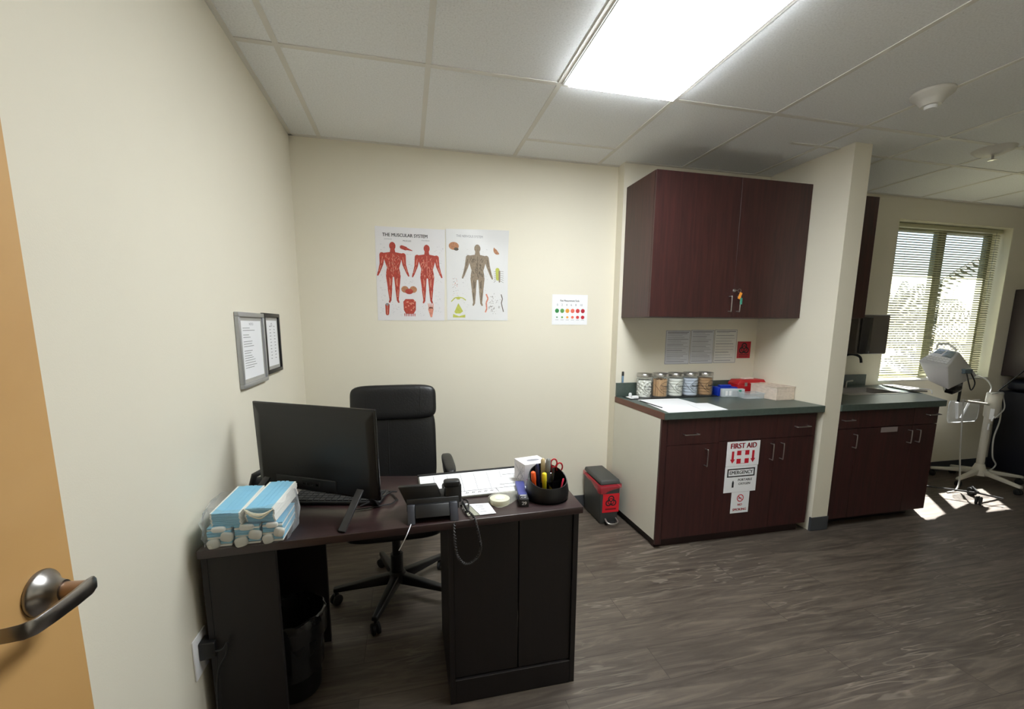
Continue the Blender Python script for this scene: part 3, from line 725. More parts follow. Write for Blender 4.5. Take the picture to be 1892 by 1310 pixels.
B().prism([(x, y, ZD + 0.0028) for x, y in [(0.893, -1.588), (0.952, -1.586), (0.942, -1.492), (0.868, -1.487)]], (0, 0, 0.001), WHITE).build('card', cdT)
b = B(); PK = plane((0.91, -1.54, ZD + 0.0038), (1, 0, 0), (0, 1, 0), (0, 0, 1))
for (u, v, l) in ((-0.005, 0.03, 0.03), (-0.005, 0.015, 0.022), (0.0, -0.005, 0.016), (0.0, -0.025, 0.024)): rect(b, PK, u - l / 2, u + l / 2, v, v + 0.003, GREYINK)
b.build('printing', cdT)
cbz = B()
cbz.tube(smooth([(0.836, -1.50, ZD + 0.006), (0.850, -1.46, ZD + 0.012), (0.862, -1.50, ZD + 0.02), (0.856, -1.55, ZD + 0.012), (0.842, -1.56, ZD + 0.006)], 5), 0.004, BLACK, 6)
cbz.tube(smooth([(0.838, -1.53, ZD + 0.006), (0.852, -1.52, ZD + 0.018), (0.870, -1.53, ZD + 0.014)], 5), 0.003, WHITE, 6)
cbz.build('cable_tangle', None, 'small tangle of black and white cable at the right foot of the phone', 'cable')
# tape dispenser
td = thing('tape_dispenser', 'clear tape roll in a small plastic dispenser on the desk', 'tape', (1.0, -1.485, ZD))
b = B(Matrix.Translation((0.985, -1.492, ZD + 0.001)))
b.lathe([(0.020, 0.0), (0.038, 0.0), (0.038, 0.019), (0.020, 0.019)], (0, 0, 0), mat('tape_cream', (232, 230, 206), 0.4), 28); b.build('tape_roll', td)
b = B(Matrix.Translation((0.985, -1.492, ZD + 0.001)))
b.lathe([(0.001, 0.0195), (0.018, 0.0195), (0.0195, 0.0205), (0.018, 0.022), (0.001, 0.022)], (0, 0, 0), WHITE, 24); b.build('core_label', td)
b = B(Matrix.Translation((0.985, -1.492, ZD + 0.001)) @ Matrix.Rotation(math.radians(35), 4, 'Z'))
b.prism([(-0.042, -0.02, 0.0), (-0.03, -0.038, 0.0), (0.0, -0.042, 0.0), (0.075, -0.028, 0.0), (0.088, -0.01, 0.0), (0.085, 0.006, 0.0), (0.03, 0.036, 0.0), (0, 0.042, 0.0), (-0.03, 0.034, 0.0)], (0, 0, 0.024), TAPEC, 0.002); b.build('casing', td)
# blue stapler-shaped box
bs = thing('marker_box', 'slim blue box with black and white lettering beside the pen organizer', 'box', (1.078, -1.45, ZD))
Ts = Matrix.Translation((1.082, -1.452, ZD)) @ Matrix.Rotation(math.radians(-9), 4, 'Z')
B(Ts).box(-0.017, 0.017, -0.098, 0.098, 0.001, 0.030, mat('indigo_card', (66, 72, 140), 0.4), 0.0015).build('box_body', bs)
b = B(Ts); b.box(-0.0172, 0.0172, -0.0985, -0.05, 0.0005, 0.0304, INK, 0.001)
PB = plane((0, -0.0987, 0.012), (1, 0, 0), (0, 0, 1), (0, -1, 0), 0.0003); PT = plane((0, -0.075, 0.0306), (1, 0, 0), (0, 1, 0), (0, 0, 1), 0.0003)
text(b, '29', 0.018, PB, WHITE, 0, 0.002, bold=0.0008); rect(b, PT, -0.012, 0.012, 0.012, 0.018, WHITE); text(b, 'CF', 0.018, PT, WHITE, 0, -0.006, bold=0.0006)
b.build('end_label', bs)
# glove / tissue box
gb = thing('tissue_box', 'white tissue box with pink flower print behind the pen organizer', 'box', (1.15, -1.32, ZD))
Tg = Matrix.Translation((1.168, -1.312, ZD - 0.0165)) @ Matrix.Rotation(math.radians(12), 4, 'Z')
B(Tg).box(-0.062, 0.052, -0.045, 0.055, 0.0175, 0.118, mat('box_white', (232, 228, 230), 0.6), 0.002).build('carton', gb)
b = B(Tg); PF = plane((0, -0.045, 0.06), (1, 0, 0), (0, 0, 1), (0, -1, 0)); PL = plane((-0.062, 0, 0.06), (0, -1, 0), (0, 0, 1), (-1, 0, 0)); PTg = plane((0, 0, 0.118), (1, 0, 0), (0, 1, 0), (0, 0, 1))
ring(b, PF, -0.005, 0.02, 0.016, 0.03, PURPLE); disc(b, PF, -0.005, 0.02, 0.010, REDINK)
for i in range(14): disc(b, PF, random.uniform(-0.055, 0.045), random.uniform(-0.05, 0.05), random.uniform(0.002, 0.005), random.choice([PURPLE, GREYINK]))
for i in range(24): stroke(b, PL, [(random.uniform(-0.05, 0.04), random.uniform(-0.055, 0.05))] + [(random.uniform(-0.05, 0.04), random.uniform(-0.055, 0.05))], 0.0012, GREYINK)
disc(b, PTg, 0, 0, 0.03, GREYINK, ry=0.014)
b.build('printing', gb)
sheet('sticky_note', [(1.095, -1.405), (1.118, -1.403), (1.121, -1.372), (1.10, -1.374)], ZD + 0.001, 'bright yellow sticky note between calendar and organizer', 'note', YELLOW, 0.006)

# organizer and what stands in it
OX, OY = 1.180, -1.475
og = thing('pen_organizer', 'round black rotary pen organizer at the right end of the desk', 'organizer', (OX, OY, ZD))
b = B()
seg = 40; R0 = 0.084
def rimz(a): return 0.062 + 0.056 * (0.5 + 0.5 * math.sin(a)) ** 1.3
vs = []; fs = []
prof = [(0.080, 0.004), (R0, 0.012), (R0 + 0.001, 0.03), (R0 - 0.002, 0.05)]
for k in range(seg):
    a = 2 * PI * k / seg
    col_ = [(r * math.cos(a), r * math.sin(a), z_) for r, z_ in prof]
    zt = rimz(a); rt = R0 - 0.004 - 0.012 * (zt - 0.062) / 0.056
    col_ += [(rt * math.cos(a), rt * math.sin(a), zt), ((rt - 0.003) * math.cos(a), (rt - 0.003) * math.sin(a), zt), ((R0 - 0.006) * math.cos(a), (R0 - 0.006) * math.sin(a), 0.05), ((R0 - 0.006) * math.cos(a), (R0 - 0.006) * math.sin(a), 0.012)]
    vs += [(OX + x, OY + y, ZD + z_) for x, y, z_ in col_]
n_ = 8
for k in range(seg):
    for j in range(n_ - 1): fs.append((k * n_ + j, ((k + 1) % seg) * n_ + j, ((k + 1) % seg) * n_ + j + 1, k * n_ + j + 1))
fs.append([k * n_ for k in range(seg)][::-1]); fs.append([k * n_ + n_ - 1 for k in range(seg)])
b.add(vs, fs, BLACK, True); b.build('tray', og)
b = B(Matrix.Translation((OX, OY, ZD)))
for a in (20, 75, 110, 160, 270):
    b.box(0.002, 0.074, -0.001, 0.001, 0.014, 0.058, BLACKG, T=Matrix.Rotation(math.radians(a), 4, 'Z'))
b.build('divider', og)
B().lathe([(0.082, 0.0005), (0.084, 0.002), (0.078, 0.0036)], (OX, OY, ZD), BLACKG, 36).build('turntable_base', og)
def pen(name, label, cat, p0, p1, r, m, tipm=None, group=None, cap=None):
    t = thing(name, label, cat, p0, group)
    p0 = Vector(p0); p1 = Vector(p1); d_ = p1 - p0
    B().tube([tuple(p0), tuple(p0 + d_ * 0.04), tuple(p0 + d_ * 0.62)], [r * 0.5, r, r], m, 10).build('barrel', t)
    B().tube([tuple(p0 + d_ * 0.621), tuple(p0 + d_ * 0.96), tuple(p1)], [r * 1.12, r * 1.12, r * 0.6], tipm or m, 10).build('cap', t)
pen('marker_pen', 'thick orange marker standing at the front left of the pen organizer', 'pen', (1.128, -1.480, ZD + 0.018), (1.116, -1.492, ZD + 0.115), 0.0085, ORANGE)
pen('highlighter', 'yellow highlighter standing in the middle of the pen organizer', 'pen', (1.166, -1.485, ZD + 0.018), (1.160, -1.496, ZD + 0.108), 0.0085, YELLOW)
pen('marker_pen', 'dark navy marker between the orange marker and the highlighter', 'pen', (1.148, -1.462, ZD + 0.018), (1.140, -1.466, ZD + 0.135), 0.007, mat('navy_plastic', (22, 28, 66), 0.4))
pen('marker_pen', 'tall grey marker standing upright behind the highlighter', 'pen', (1.185, -1.455, ZD + 0.018), (1.190, -1.455, ZD + 0.150), 0.009, mat('grey_plastic', (92, 94, 96), 0.45), mat('grey_plastic2', (120, 120, 116), 0.45))
pen('marker_pen', 'beige marker standing beside the tall grey marker', 'pen', (1.172, -1.440, ZD + 0.018), (1.174, -1.436, ZD + 0.146), 0.008, mat('beige_plastic', (188, 168, 128), 0.5))
pen('pencil', 'slim red pen leaning at the right side of the pen organizer', 'pen', (1.218, -1.515, ZD + 0.018), (1.238, -1.500, ZD + 0.082), 0.0032, mat('crimson_plastic', (190, 40, 70), 0.4))
pen('ballpoint_pen', 'black pen standing upright in the pen organizer beside the highlighter', 'pen', (1.196, -1.490, ZD + 0.018), (1.202, -1.482, ZD + 0.122), 0.005, BLACKG)
sc = thing('scissors', 'scissors with red looped handles sticking out of the organizer', 'scissors', (1.205, -1.425, ZD + 0.018))
b = B()
for (cx_, cz_) in ((1.222, 0.122), (1.246, 0.104)):
    b.tube([(cx_ + 0.013 * math.cos(q_ * PI / 8), -1.43, ZD + cz_ + 0.017 * math.sin(q_ * PI / 8)) for q_ in range(16)], 0.0032, RED, 8, closed=True)
b.tube([(1.226, -1.43, ZD + 0.088), (1.216, -1.43, ZD + 0.08)], 0.004, RED, 8); b.tube([(1.214, -1.43, ZD + 0.106), (1.216, -1.43, ZD + 0.08)], 0.004, RED, 8)
b.build('handle', sc)
B().box(1.206, 1.218, -1.432, -1.428, ZD + 0.019, ZD + 0.082, CHROME, 0.001, seg=1).build('blade', sc)

# ------------------------------------------------------------------ masks in a clear bag
def mask_pack(cx_, cy_, rot, ztop, label, cord):
    t = thing('mask_stack', label, 'masks', (cx_, cy_, ZD + 0.05), 'stacks of blue masks in the bag')
    T = Matrix.Translation((cx_, cy_, ztop)) @ Matrix.Rotation(math.radians(rot), 4, 'Z') @ Matrix.Rotation(math.radians(7), 4, 'X') @ Matrix.Translation((0, 0, -ztop))
    W, D_m = 0.044, 0.088
    b = B(T)
    n = 11
    for i in range(n):
        zz = ztop - 0.048 + i * 0.0044; j1 = random.uniform(-0.001, 0.001); j2 = random.uniform(-0.002, 0.002)
        b.box(-W + 0.005 + j1, W - 0.005 + j1, -D_m + j2, D_m + j2, zz, zz + 0.0036, MASKB, 0.001, seg=1)
        b.box(-W + j1, -W + 0.0065 + j1, -D_m + j2 + 0.001, D_m + j2 - 0.001, zz, zz + 0.0040, MASKW, 0.001, seg=1)
        b.box(W - 0.0065 + j1, W + j1, -D_m + j2 + 0.001, D_m + j2 - 0.001, zz, zz + 0.0040, MASKW, 0.001, seg=1)
    for xx in (-0.014, 0.0, 0.014): b.box(xx - 0.0055, xx + 0.0055, -D_m, D_m, ztop + 0.0003, ztop + 0.0014, MASKB, 0.0004, seg=1)
    b.build('mask_layers', t)
    if cord:
        b = B(T)
        for i in range(9):
            y0 = -D_m - 0.004 - i * 0.0008; sag = random.uniform(0.008, 0.03)
            b.tube(smooth([(-W + 0.004 * random.random(), y0 + 0.008, ztop - 0.003 * random.random()), (-W / 2, y0 - 0.004, ztop - sag * 0.7), (0.005, y0 - 0.008, ztop - sag), (W / 2, y0 - 0.004, ztop - sag * 0.6 - 0.004), (W - 0.002, y0 + 0.008, ztop - 0.004)], 4), 0.0014, CORDW, 5)
        b.build('ear_loops', t)
mask_pack(0.118, -1.548, -7, 0.862, 'left stack of folded light blue masks in the clear bag', False)
mask_pack(0.216, -1.552, -9, 0.872, 'right stack of folded light blue masks with cream ear loops in front', True)
for i, (cx_, cy_, sx_, lab) in enumerate(((0.088, -1.560, 0.07, 'left'), (0.165, -1.562, 0.074, 'middle'), (0.235, -1.560, 0.062, 'right'))):
    t = thing('mask_bundle', '%s bundle of masks standing on edge at the bottom of the clear bag' % lab, 'masks', (cx_, cy_, ZD), 'mask bundles under the stacks')
    b = B(Matrix.Translation((cx_, cy_, ZD)))
    for k in range(10):
        j = random.uniform(-0.003, 0.003); zz = 0.003 + k * 0.0061
        b.box(-sx_ / 2 + 0.002, sx_ / 2 - 0.002, -0.074 + j, 0.078 + j, zz, zz + 0.0054, MASKB if k % 4 else MASKW, 0.0012, seg=1)
    b.build('folded_masks', t)
    b = B(Matrix.Translation((cx_, cy_, ZD + 0.034)))
    for k in (-1, 1): b.pillow((k * sx_ * 0.30, -0.0765, -0.006 + 0.010 * k), (sx_ * 0.50, 0.016, 0.030), mat('mask_loop_white', (206, 204, 196), 0.9), 3.2, 6, T=Matrix.Rotation(0.25 * k, 4, 'Y'))
    b.pillow((0, -0.0755, 0.024), (sx_ * 0.55, 0.014, 0.018), MASKW, 3, 6)
    b.build('ear_loop_tufts', t)
bag = B(); 
vs = []; fs = []; NA = 40; lv = [(0.0, 1.0), (0.02, 1.05), (0.05, 1.03), (0.08, 1.04), (0.11, 0.98), (0.122, 0.9)]
for (z_, k_) in lv:
    for a_ in range(NA):
        an = 2 * PI * a_ / NA
        cx_ = abs(math.cos(an)) ** 0.45 * math.copysign(1, math.cos(an)); sy_ = abs(math.sin(an)) ** 0.45 * math.copysign(1, math.sin(an))
        w_ = 1 + 0.03 * math.sin(an * 9 + z_ * 90) + 0.02 * math.sin(an * 17 + z_ * 40)
        vs.append((max(0.013, 0.158 + 0.121 * k_ * w_ * cx_), -1.556 + (0.092 if z_ < 0.04 else 0.096) * k_ * w_ * sy_, ZD + 0.001 + z_ + 0.004 * math.sin(an * 5) * (z_ > 0.05)))
for i in range(len(lv) - 1):
    for a_ in range(NA): fs.append((i * NA + a_, i * NA + (a_ + 1) % NA, (i + 1) * NA + (a_ + 1) % NA, (i + 1) * NA + a_))
bag.add(vs, fs, FILM, True)
bag.build('plastic_bag', None, 'crumpled clear plastic bag holding blue masks on the desk corner', 'bag')

# ------------------------------------------------------------------ waste basket with liner
wb = thing('waste_basket', 'black waste basket with black liner under the left end of the desk', 'bin', (0.20, -1.37, 0))
B().lathe([(0.080, 0.0), (0.084, 0.004), (0.112, 0.325), (0.108, 0.325), (0.080, 0.01), (0.001, 0.01)], (0.20, -1.37, 0.001), BLACK, 32).build('basket', wb)
b = B(); vs = []; fs = []; NA = 48
lv = [(0.098, 0.10), (0.102, 0.20), (0.106, 0.29), (0.111, 0.338), (0.117, 0.334), (0.120, 0.30), (0.119, 0.25)]
for (r, z_) in lv:
    for a_ in range(NA):
        an = 2 * PI * a_ / NA; q_ = r + 0.0022 * math.sin(an * 11 + z_ * 60) + 0.0015 * math.sin(an * 19)
        vs.append((0.20 + q_ * math.cos(an), -1.37 + q_ * math.sin(an), z_ + 0.004 * math.sin(an * 6)))
for i in range(len(lv) - 1):
    for a_ in range(NA): fs.append((i * NA + a_, i * NA + (a_ + 1) % NA, (i + 1) * NA + (a_ + 1) % NA, (i + 1) * NA + a_))
b.add(vs, fs, mat('black_liner_film', (30, 31, 33), 0.18, var=0.2, scale=20), True); b.build('bin_liner', wb)

# ------------------------------------------------------------------ outlet and plug on the left wall
ou = thing('wall_outlet', 'white outlet plate low on the left wall beside the desk', 'outlet', (0.0, -1.632, 0.34))
B().box(0.0007, 0.006, -1.675, -1.592, 0.337, 0.468, WHITE, 0.0015).build('cover_plate', ou)
pl = B()
pl.hull([(0.0065, -1.652, 0.385), (0.0065, -1.605, 0.385), (0.0065, -1.605, 0.445), (0.0065, -1.652, 0.445), (0.05, -1.648, 0.390), (0.05, -1.609, 0.390), (0.05, -1.609, 0.440), (0.05, -1.648, 0.440)],
        [(0, 1, 2, 3), (7, 6, 5, 4), (0, 4, 5, 1), (1, 5, 6, 2), (2, 6, 7, 3), (3, 7, 4, 0)], BLACK, 0.004)
plo = thing('power_adapter', 'chunky black power adapter plugged into the wall outlet', 'plug', (0.0065, -1.63, 0.385))
pl.build('adapter_body', plo)
B().tube(smooth([(0.05, -1.645, 0.410), (0.075, -1.652, 0.42), (0.088, -1.655, 0.44), (0.082, -1.655, 0.40), (0.055, -1.655, 0.34), (0.045, -1.655, 0.20), (0.045, -1.655, 0.008)], 6), 0.0035, BLACK, 7).build('power_cord', plo)

# ================================================================== WALL THINGS
# framed certificates on the left wall
def frame(y0, y1, z0, z1, label, fm, mm, seedn, dots):
    t = thing('picture_frame', label, 'frame', (0.0, (y0 + y1) / 2, z0))
    f = B(); q = 0.018; d0, d1 = 0.001, 0.018
    f.box(d0, d1, y0, y1, z1 - q, z1, fm, 0.002); f.box(d0, d1, y0, y1, z0, z0 + q, fm, 0.002); f.box(d0, d1, y0, y0 + q, z0 + q, z1 - q, fm, 0.002); f.box(d0, d1, y1 - q, y1, z0 + q, z1 - q, fm, 0.002)
    f.build('frame', t)
    q2 = q + 0.016
    B().box(d0, 0.009, y0 + q, y1 - q, z0 + q, z1 - q, mm).build('mat_board', t)
    B().box(0.0092, 0.010, y0 + q2, y1 - q2, z0 + q2, z1 - q2, WHITE).build('document', t)
    b = B(); P = plane((0.0101, y0, z0), (0, 1, 0), (0, 0, 1), (1, 0, 0), 0.0004); W = y1 - y0; Hh = z1 - z0; random.seed(seedn)
    if not dots:
        v = Hh - q2 - 0.03
        while v > q2 + 0.03:
            l = random.uniform(0.25, 0.6) * (W - 2 * q2); stroke(b, P, [(q2 + 0.02, v), (q2 + 0.02 + l, v + random.uniform(-0.001, 0.001))], 0.0016, INK); v -= random.choice([0.010, 0.010, 0.018])
        text(b, 'NOTICE', 0.014, P, GREYINK, W / 2, Hh - q2 - 0.014)
    else:
        v = Hh - q2 - 0.03
        while v > q2 + 0.02:
            for cx_ in (0.35, 0.62):
                for k in range(3): rect(b, P, W * cx_ + k * 0.008, W * cx_ + k * 0.008 + 0.005, v, v + random.uniform(0.002, 0.005), random.choice([INK, GREYINK]))
            v -= 0.0155
        ring(b, P, W * 0.5, Hh - q2 - 0.02, 0.006, 0.009, GREYINK)
    b.build('printing', t)
frame(-1.112, -0.796, 1.156, 1.464, 'silver framed typed notice on the left wall, nearer the door', ALU, mat('grey_mat', (168, 166, 160), 0.7), 3, False)
frame(-0.790, -0.545, 1.180, 1.468, 'black framed document on the left wall next to the silver frame', BLACK, mat('grey_mat', (168, 166, 160), 0.7), 5, True)

# anatomy posters
def limb(b, P, a, c, wa, wc, m, h=0.0, seg=8):
    a = Vector(a); c = Vector(c); d_ = (c - a); n_ = Vector((-d_.y, d_.x)).normalized(); pts = []
    an0 = math.atan2(n_.y, n_.x)
    for k in range(seg + 1):
        an = an0 + PI * k / seg; pts.append((a.x + wa * math.cos(an), a.y + wa * math.sin(an)))
    for k in range(seg + 1):
        an = an0 + PI + PI * k / seg; pts.append((c.x + wc * math.cos(an), c.y + wc * math.sin(an)))
    b.add([P(x, y, h) for x, y in pts], [list(range(len(pts)))], m)
def figure(b, P, cx_, top, Hf, m1, m2, bulky, detail):
    S = lambda x, y: (cx_ + x * Hf, top + y * Hf)
    disc(b, P, *S(0, -0.065), 0.052 * Hf, m1, ry=0.066 * Hf)
    limb(b, P, S(0, -0.11), S(0, -0.17), 0.035 * Hf, 0.045 * Hf, m1, 0.00002)
    tor = [(-0.15 * bulky, -0.185), (-0.05, -0.165), (0.05, -0.165), (0.15 * bulky, -0.185), (0.135, -0.30), (0.10, -0.42), (0.115, -0.50), (0.11, -0.56), (0.01, -0.57), (-0.01, -0.57), (-0.11, -0.56), (-0.115, -0.50), (-0.10, -0.42), (-0.135, -0.30)]
    b.add([P(*S(x, y), 0.00004) for x, y in tor], [list(range(len(tor)))], m1)
    for s_ in (-1, 1):
        limb(b, P, S(s_ * 0.15 * bulky, -0.215), S(s_ * 0.185, -0.36), 0.042 * Hf, 0.030 * Hf, m1, 0.00006)
        limb(b, P, S(s_ * 0.185, -0.36), S(s_ * 0.232, -0.50), 0.030 * Hf, 0.017 * Hf, m1, 0.00008)
        limb(b, P, S(s_ * 0.234, -0.50), S(s_ * 0.252, -0.545), 0.019 * Hf, 0.012 * Hf, m1, 0.0001)
        limb(b, P, S(s_ * 0.065, -0.55), S(s_ * 0.062, -0.74), 0.055 * Hf, 0.036 * Hf, m1, 0.00012)
        limb(b, P, S(s_ * 0.062, -0.76), S(s_ * 0.060, -0.95), 0.037 * Hf, 0.016 * Hf, m1, 0.00014)
        limb(b, P, S(s_ * 0.060, -0.95), S(s_ * 0.075, -0.985), 0.018 * Hf, 0.014 * Hf, m1, 0.00016)
        for k in range(detail):
            x = s_ * random.uniform(0.015, 0.105); y = random.uniform(-0.53, -0.20); l = random.uniform(0.02, 0.06); dx = s_ * random.uniform(-0.03, 0.03)
            stroke(b, P, [S(x, y), S(x + dx, y - l)], 0.008 * Hf, m2, 0.0003)
        for (x0, y0, x1, y1) in ((0.065, -0.58, 0.06, -0.72), (0.045, -0.60, 0.05, -0.70), (0.07, -0.78, 0.062, -0.90), (0.165, -0.24, 0.185, -0.35), (0.192, -0.38, 0.228, -0.48)):
            stroke(b, P, [S(s_ * x0, y0), S(s_ * x1, y1)], 0.010 * Hf, m2, 0.0003)
    stroke(b, P, [S(0, -0.19), S(0, -0.52)], 0.008 * Hf, m2, 0.0003)
def scatter(b, P, u0, u1, v0, v1, n_, m, l=0.012, w_=0.0009):
    for i in range(n_):
        u = random.uniform(u0, u1); v = random.uniform(v0, v1); stroke(b, P, [(u, v), (u + random.uniform(-l, l), v + random.uniform(-l * 0.3, l * 0.3))], w_, m)
random.seed(11)
pt = thing('anatomy_poster', 'wall poster of two red muscle figures, left of the pair above the chair', 'poster', (0.70, 0, 1.445), 'anatomy posters')
B().prism([(0.476, -0.001, 2.045), (0.925, -0.001, 2.045), (0.912, -0.001, 1.448), (0.474, -0.001, 1.446)], (0, -0.001, 0), SILKY).build('poster_sheet', pt)
b = B(); P = plane((0.476, -0.002, 1.446), (1, 0, 0), (0, 0, 1), (0, -1, 0), 0.0004)
text(b, 'THE MUSCULAR SYSTEM', 0.030, P, INK, 0.19, 0.548, wide=0.88, bold=0.0006)
text(b, 'ANTERIOR', 0.010, P, GREYINK, 0.08, 0.522); text(b, 'MUSCLES', 0.013, P, INK, 0.20, 0.515); text(b, 'POSTERIOR', 0.010, P, GREYINK, 0.32, 0.522)
figure(b, P, 0.106, 0.505, 0.390, MUSCLE, MUSCLE2, 1.15, 16); figure(b, P, 0.326, 0.497, 0.382, MUSCLE, MUSCLE2, 1.1, 20)
limb(b, P, (0.165, 0.475), (0.19, 0.467), 0.012, 0.012, MUSCLE); limb(b, P, (0.19, 0.467), (0.232, 0.455), 0.009, 0.002, MUSCLE, 0.0001)
for s_ in (-1, 1): disc(b, P, 0.205 + s_ * 0.027, 0.205, 0.024, BRAIN, ry=0.022)
disc(b, P, 0.205, 0.192, 0.026, MUSCLE, ry=0.018, h=0.0002)
b.add([P(*q_) for q_ in [(0.165, 0.125), (0.18, 0.142), (0.23, 0.142), (0.247, 0.125), (0.245, 0.07), (0.23, 0.045), (0.18, 0.045), (0.167, 0.07)]], [list(range(8))], MUSCLE)
for i in range(12): disc(b, P, random.uniform(0.175, 0.238), random.uniform(0.055, 0.13), 0.005, MUSCLE2, 8, h=0.0003)
for i in range(7): limb(b, P, (0.172 + i * 0.011, 0.045), (0.172 + i * 0.011, 0.030), 0.003, 0.002, MUSCLE)
limb(b, P, (0.062, 0.100), (0.060, 0.045), 0.014, 0.011, MUSCLE); stroke(b, P, [(0.062, 0.10), (0.060, 0.04)], 0.004, MUSCLE2, 0.0003); disc(b, P, 0.061, 0.105, 0.009, GREYINK, h=0.0004)
limb(b, P, (0.345, 0.075), (0.347, 0.030), 0.018, 0.007, MUSCLE2)
for i in range(4): limb(b, P, (0.334 + i * 0.008, 0.085), (0.328 + i * 0.011, 0.115), 0.0035, 0.002, MUSCLE2)
for (u0, u1) in ((0.02, 0.06), (0.16, 0.24), (0.38, 0.43)): scatter(b, P, u0, u1, 0.24, 0.49, 34, GREYINK)
scatter(b, P, 0.02, 0.05, 0.03, 0.22, 20, GREYINK); scatter(b, P, 0.09, 0.15, 0.03, 0.12, 16, GREYINK); scatter(b, P, 0.26, 0.31, 0.03, 0.12, 14, GREYINK); scatter(b, P, 0.37, 0.42, 0.03, 0.22, 22, GREYINK)
b.build('printing', pt)
pt = thing('anatomy_poster', 'wall poster of one grey nerve figure, right of the pair, its upper corner curling', 'poster', (1.14, 0, 1.445), 'anatomy posters')
b = B()
NX, NZ = 14, 14; vs = []; fs = []
for j in range(NZ + 1):
    for i in range(NX + 1):
        u = i / NX; v = j / NZ
        x = 0.930 + (1.356 - 0.930) * u; z_ = 1.452 + (2.052 - 1.452) * v + 0.012 * u * v
        k = max(0.0, u + v * 1.6 - 2.05); y = -0.0015 - 0.08 * k ** 1.5
        vs.append((x, y, z_ - 0.03 * k ** 2))
for j in range(NZ):
    for i in range(NX): a = j * (NX + 1) + i; fs.append((a, a + 1, a + NX + 2, a + NX + 1))
o_ = len(vs); vs += [(x, y - 0.0008, z_) for x, y, z_ in vs]; fs += [tuple(o_ + i for i in f_)[::-1] for f_ in fs]
b.add(vs, fs, mat('glossy_poster', (226, 226, 226), 0.22, var=0.01), True); b.build('poster_sheet', pt)
b = B(); P = plane((0.930, -0.0024, 1.452), (1, 0, 0), (0, 0, 1), (0, -1, 0), 0.0004)
text(b, 'THE NERVOUS SYSTEM', 0.022, P, GREYINK, 0.16, 0.558, wide=0.8)
figure(b, P, 0.212, 0.508, 0.41, BODYG, BODYD, 1.0, 14)
disc(b, P, 0.052, 0.492, 0.034, BRAIN, ry=0.026); disc(b, P, 0.068, 0.472, 0.016, BODYD, ry=0.010, h=0.0002); disc(b, P, 0.350, 0.478, 0.027, BRAIN, ry=0.031)
limb(b, P, (0.352, 0.345), (0.354, 0.285), 0.014, 0.012, NERVEY); limb(b, P, (0.366, 0.335), (0.366, 0.265), 0.006, 0.005, BODYG, 0.0002)
for i in range(6): stroke(b, P, [(0.366, 0.335 - i * 0.012), (0.395, 0.335 - i * 0.015)], 0.002, BODYD); stroke(b, P, [(0.342, 0.335 - i * 0.012), (0.326, 0.33 - i * 0.014)], 0.002, BODYD)
b.add([P(*q_) for q_ in [(0.050, 0.055), (0.078, 0.115), (0.110, 0.060), (0.09, 0.045), (0.06, 0.045)]], [list(range(5))], NERVEY)
stroke(b, P, [(0.03, 0.125), (0.055, 0.150), (0.08, 0.155), (0.11, 0.150), (0.13, 0.135)], 0.007, NERVEY); disc(b, P, 0.078, 0.148, 0.014, NERVEY, ry=0.009, h=0.0001)
b.add([P(*q_) for q_ in [(0.04, 0.018), (0.125, 0.018), (0.125, 0.038), (0.10, 0.032), (0.082, 0.026), (0.06, 0.034), (0.042, 0.042)]], [list(range(7))], NERVEY)
for i in range(34): disc(b, P, random.uniform(0.04, 0.08), random.uniform(0.16, 0.29), 0.002, random.choice([BODYD, GREYINK, MUSCLE2]), 6)
stroke(b, P, [(0.272, 0.18), (0.285, 0.15), (0.272, 0.12), (0.276, 0.08), (0.266, 0.055)], 0.010, MUSCLE2); stroke(b, P, [(0.378, 0.18), (0.388, 0.15), (0.380, 0.12), (0.39, 0.08), (0.395, 0.06)], 0.006, BODYD)
for i in range(46): a = random.uniform(0.29, 0.37); v = random.uniform(0.04, 0.18); stroke(b, P, [(a, v), (a + random.uniform(-0.012, 0.012), v + random.uniform(-0.01, 0.01))], 0.0018, BODYD)
scatter(b, P, 0.11, 0.15, 0.2, 0.48, 26, GREYINK); scatter(b, P, 0.25, 0.29, 0.2, 0.48, 26, GREYINK); scatter(b, P, 0.10, 0.14, 0.05, 0.18, 12, GREYINK)
b.build('printing', pt)

ps = thing('pain_chart', 'small white chart with a row of green to red faces on the back wall', 'chart', (1.82, 0, 1.425))
B().box(1.686, 1.960, -0.0018, -0.0007, 1.425, 1.641, WHITE).build('chart_sheet', ps)
b = B(); P = plane((1.686, -0.0018, 1.425), (1, 0, 0), (0, 0, 1), (0, -1, 0), 0.0004)
text(b, 'Pain Measurement Scale', 0.0185, P, INK, 0.135, 0.172, wide=0.82, bold=0.0003); text(b, '0    2    4    6    8    10', 0.022, P, GREYINK, 0.135, 0.142)
cols = [(44, 140, 70), (96, 160, 80), (232, 160, 60), (232, 110, 90), (214, 62, 62), (190, 30, 50)]
for i, c_ in enumerate(cols):
    m_ = mat('face_%d' % i, c_, 0.6, var=0.02); u = 0.038 + i * 0.040
    disc(b, P, u, 0.100, 0.0155, m_); 
    for s_ in (-1, 1): disc(b, P, u + s_ * 0.005, 0.104, 0.0016, INK, 8, h=0.0002)
    cv = 0.004 * (1 - i / 2.5)
    stroke(b, P, [(u - 0.007, 0.094 + cv), (u, 0.094 - cv * 0.5), (u + 0.007, 0.094 + cv)], 0.0014, INK, 0.0002)
    disc(b, P, u, 0.054, 0.006 + 0.0016 * i, m_, ry=0.005 + 0.0016 * i)
    rect(b, P, u - 0.012, u + 0.012, 0.034, 0.036, GREYINK)
b.build('printing', ps)

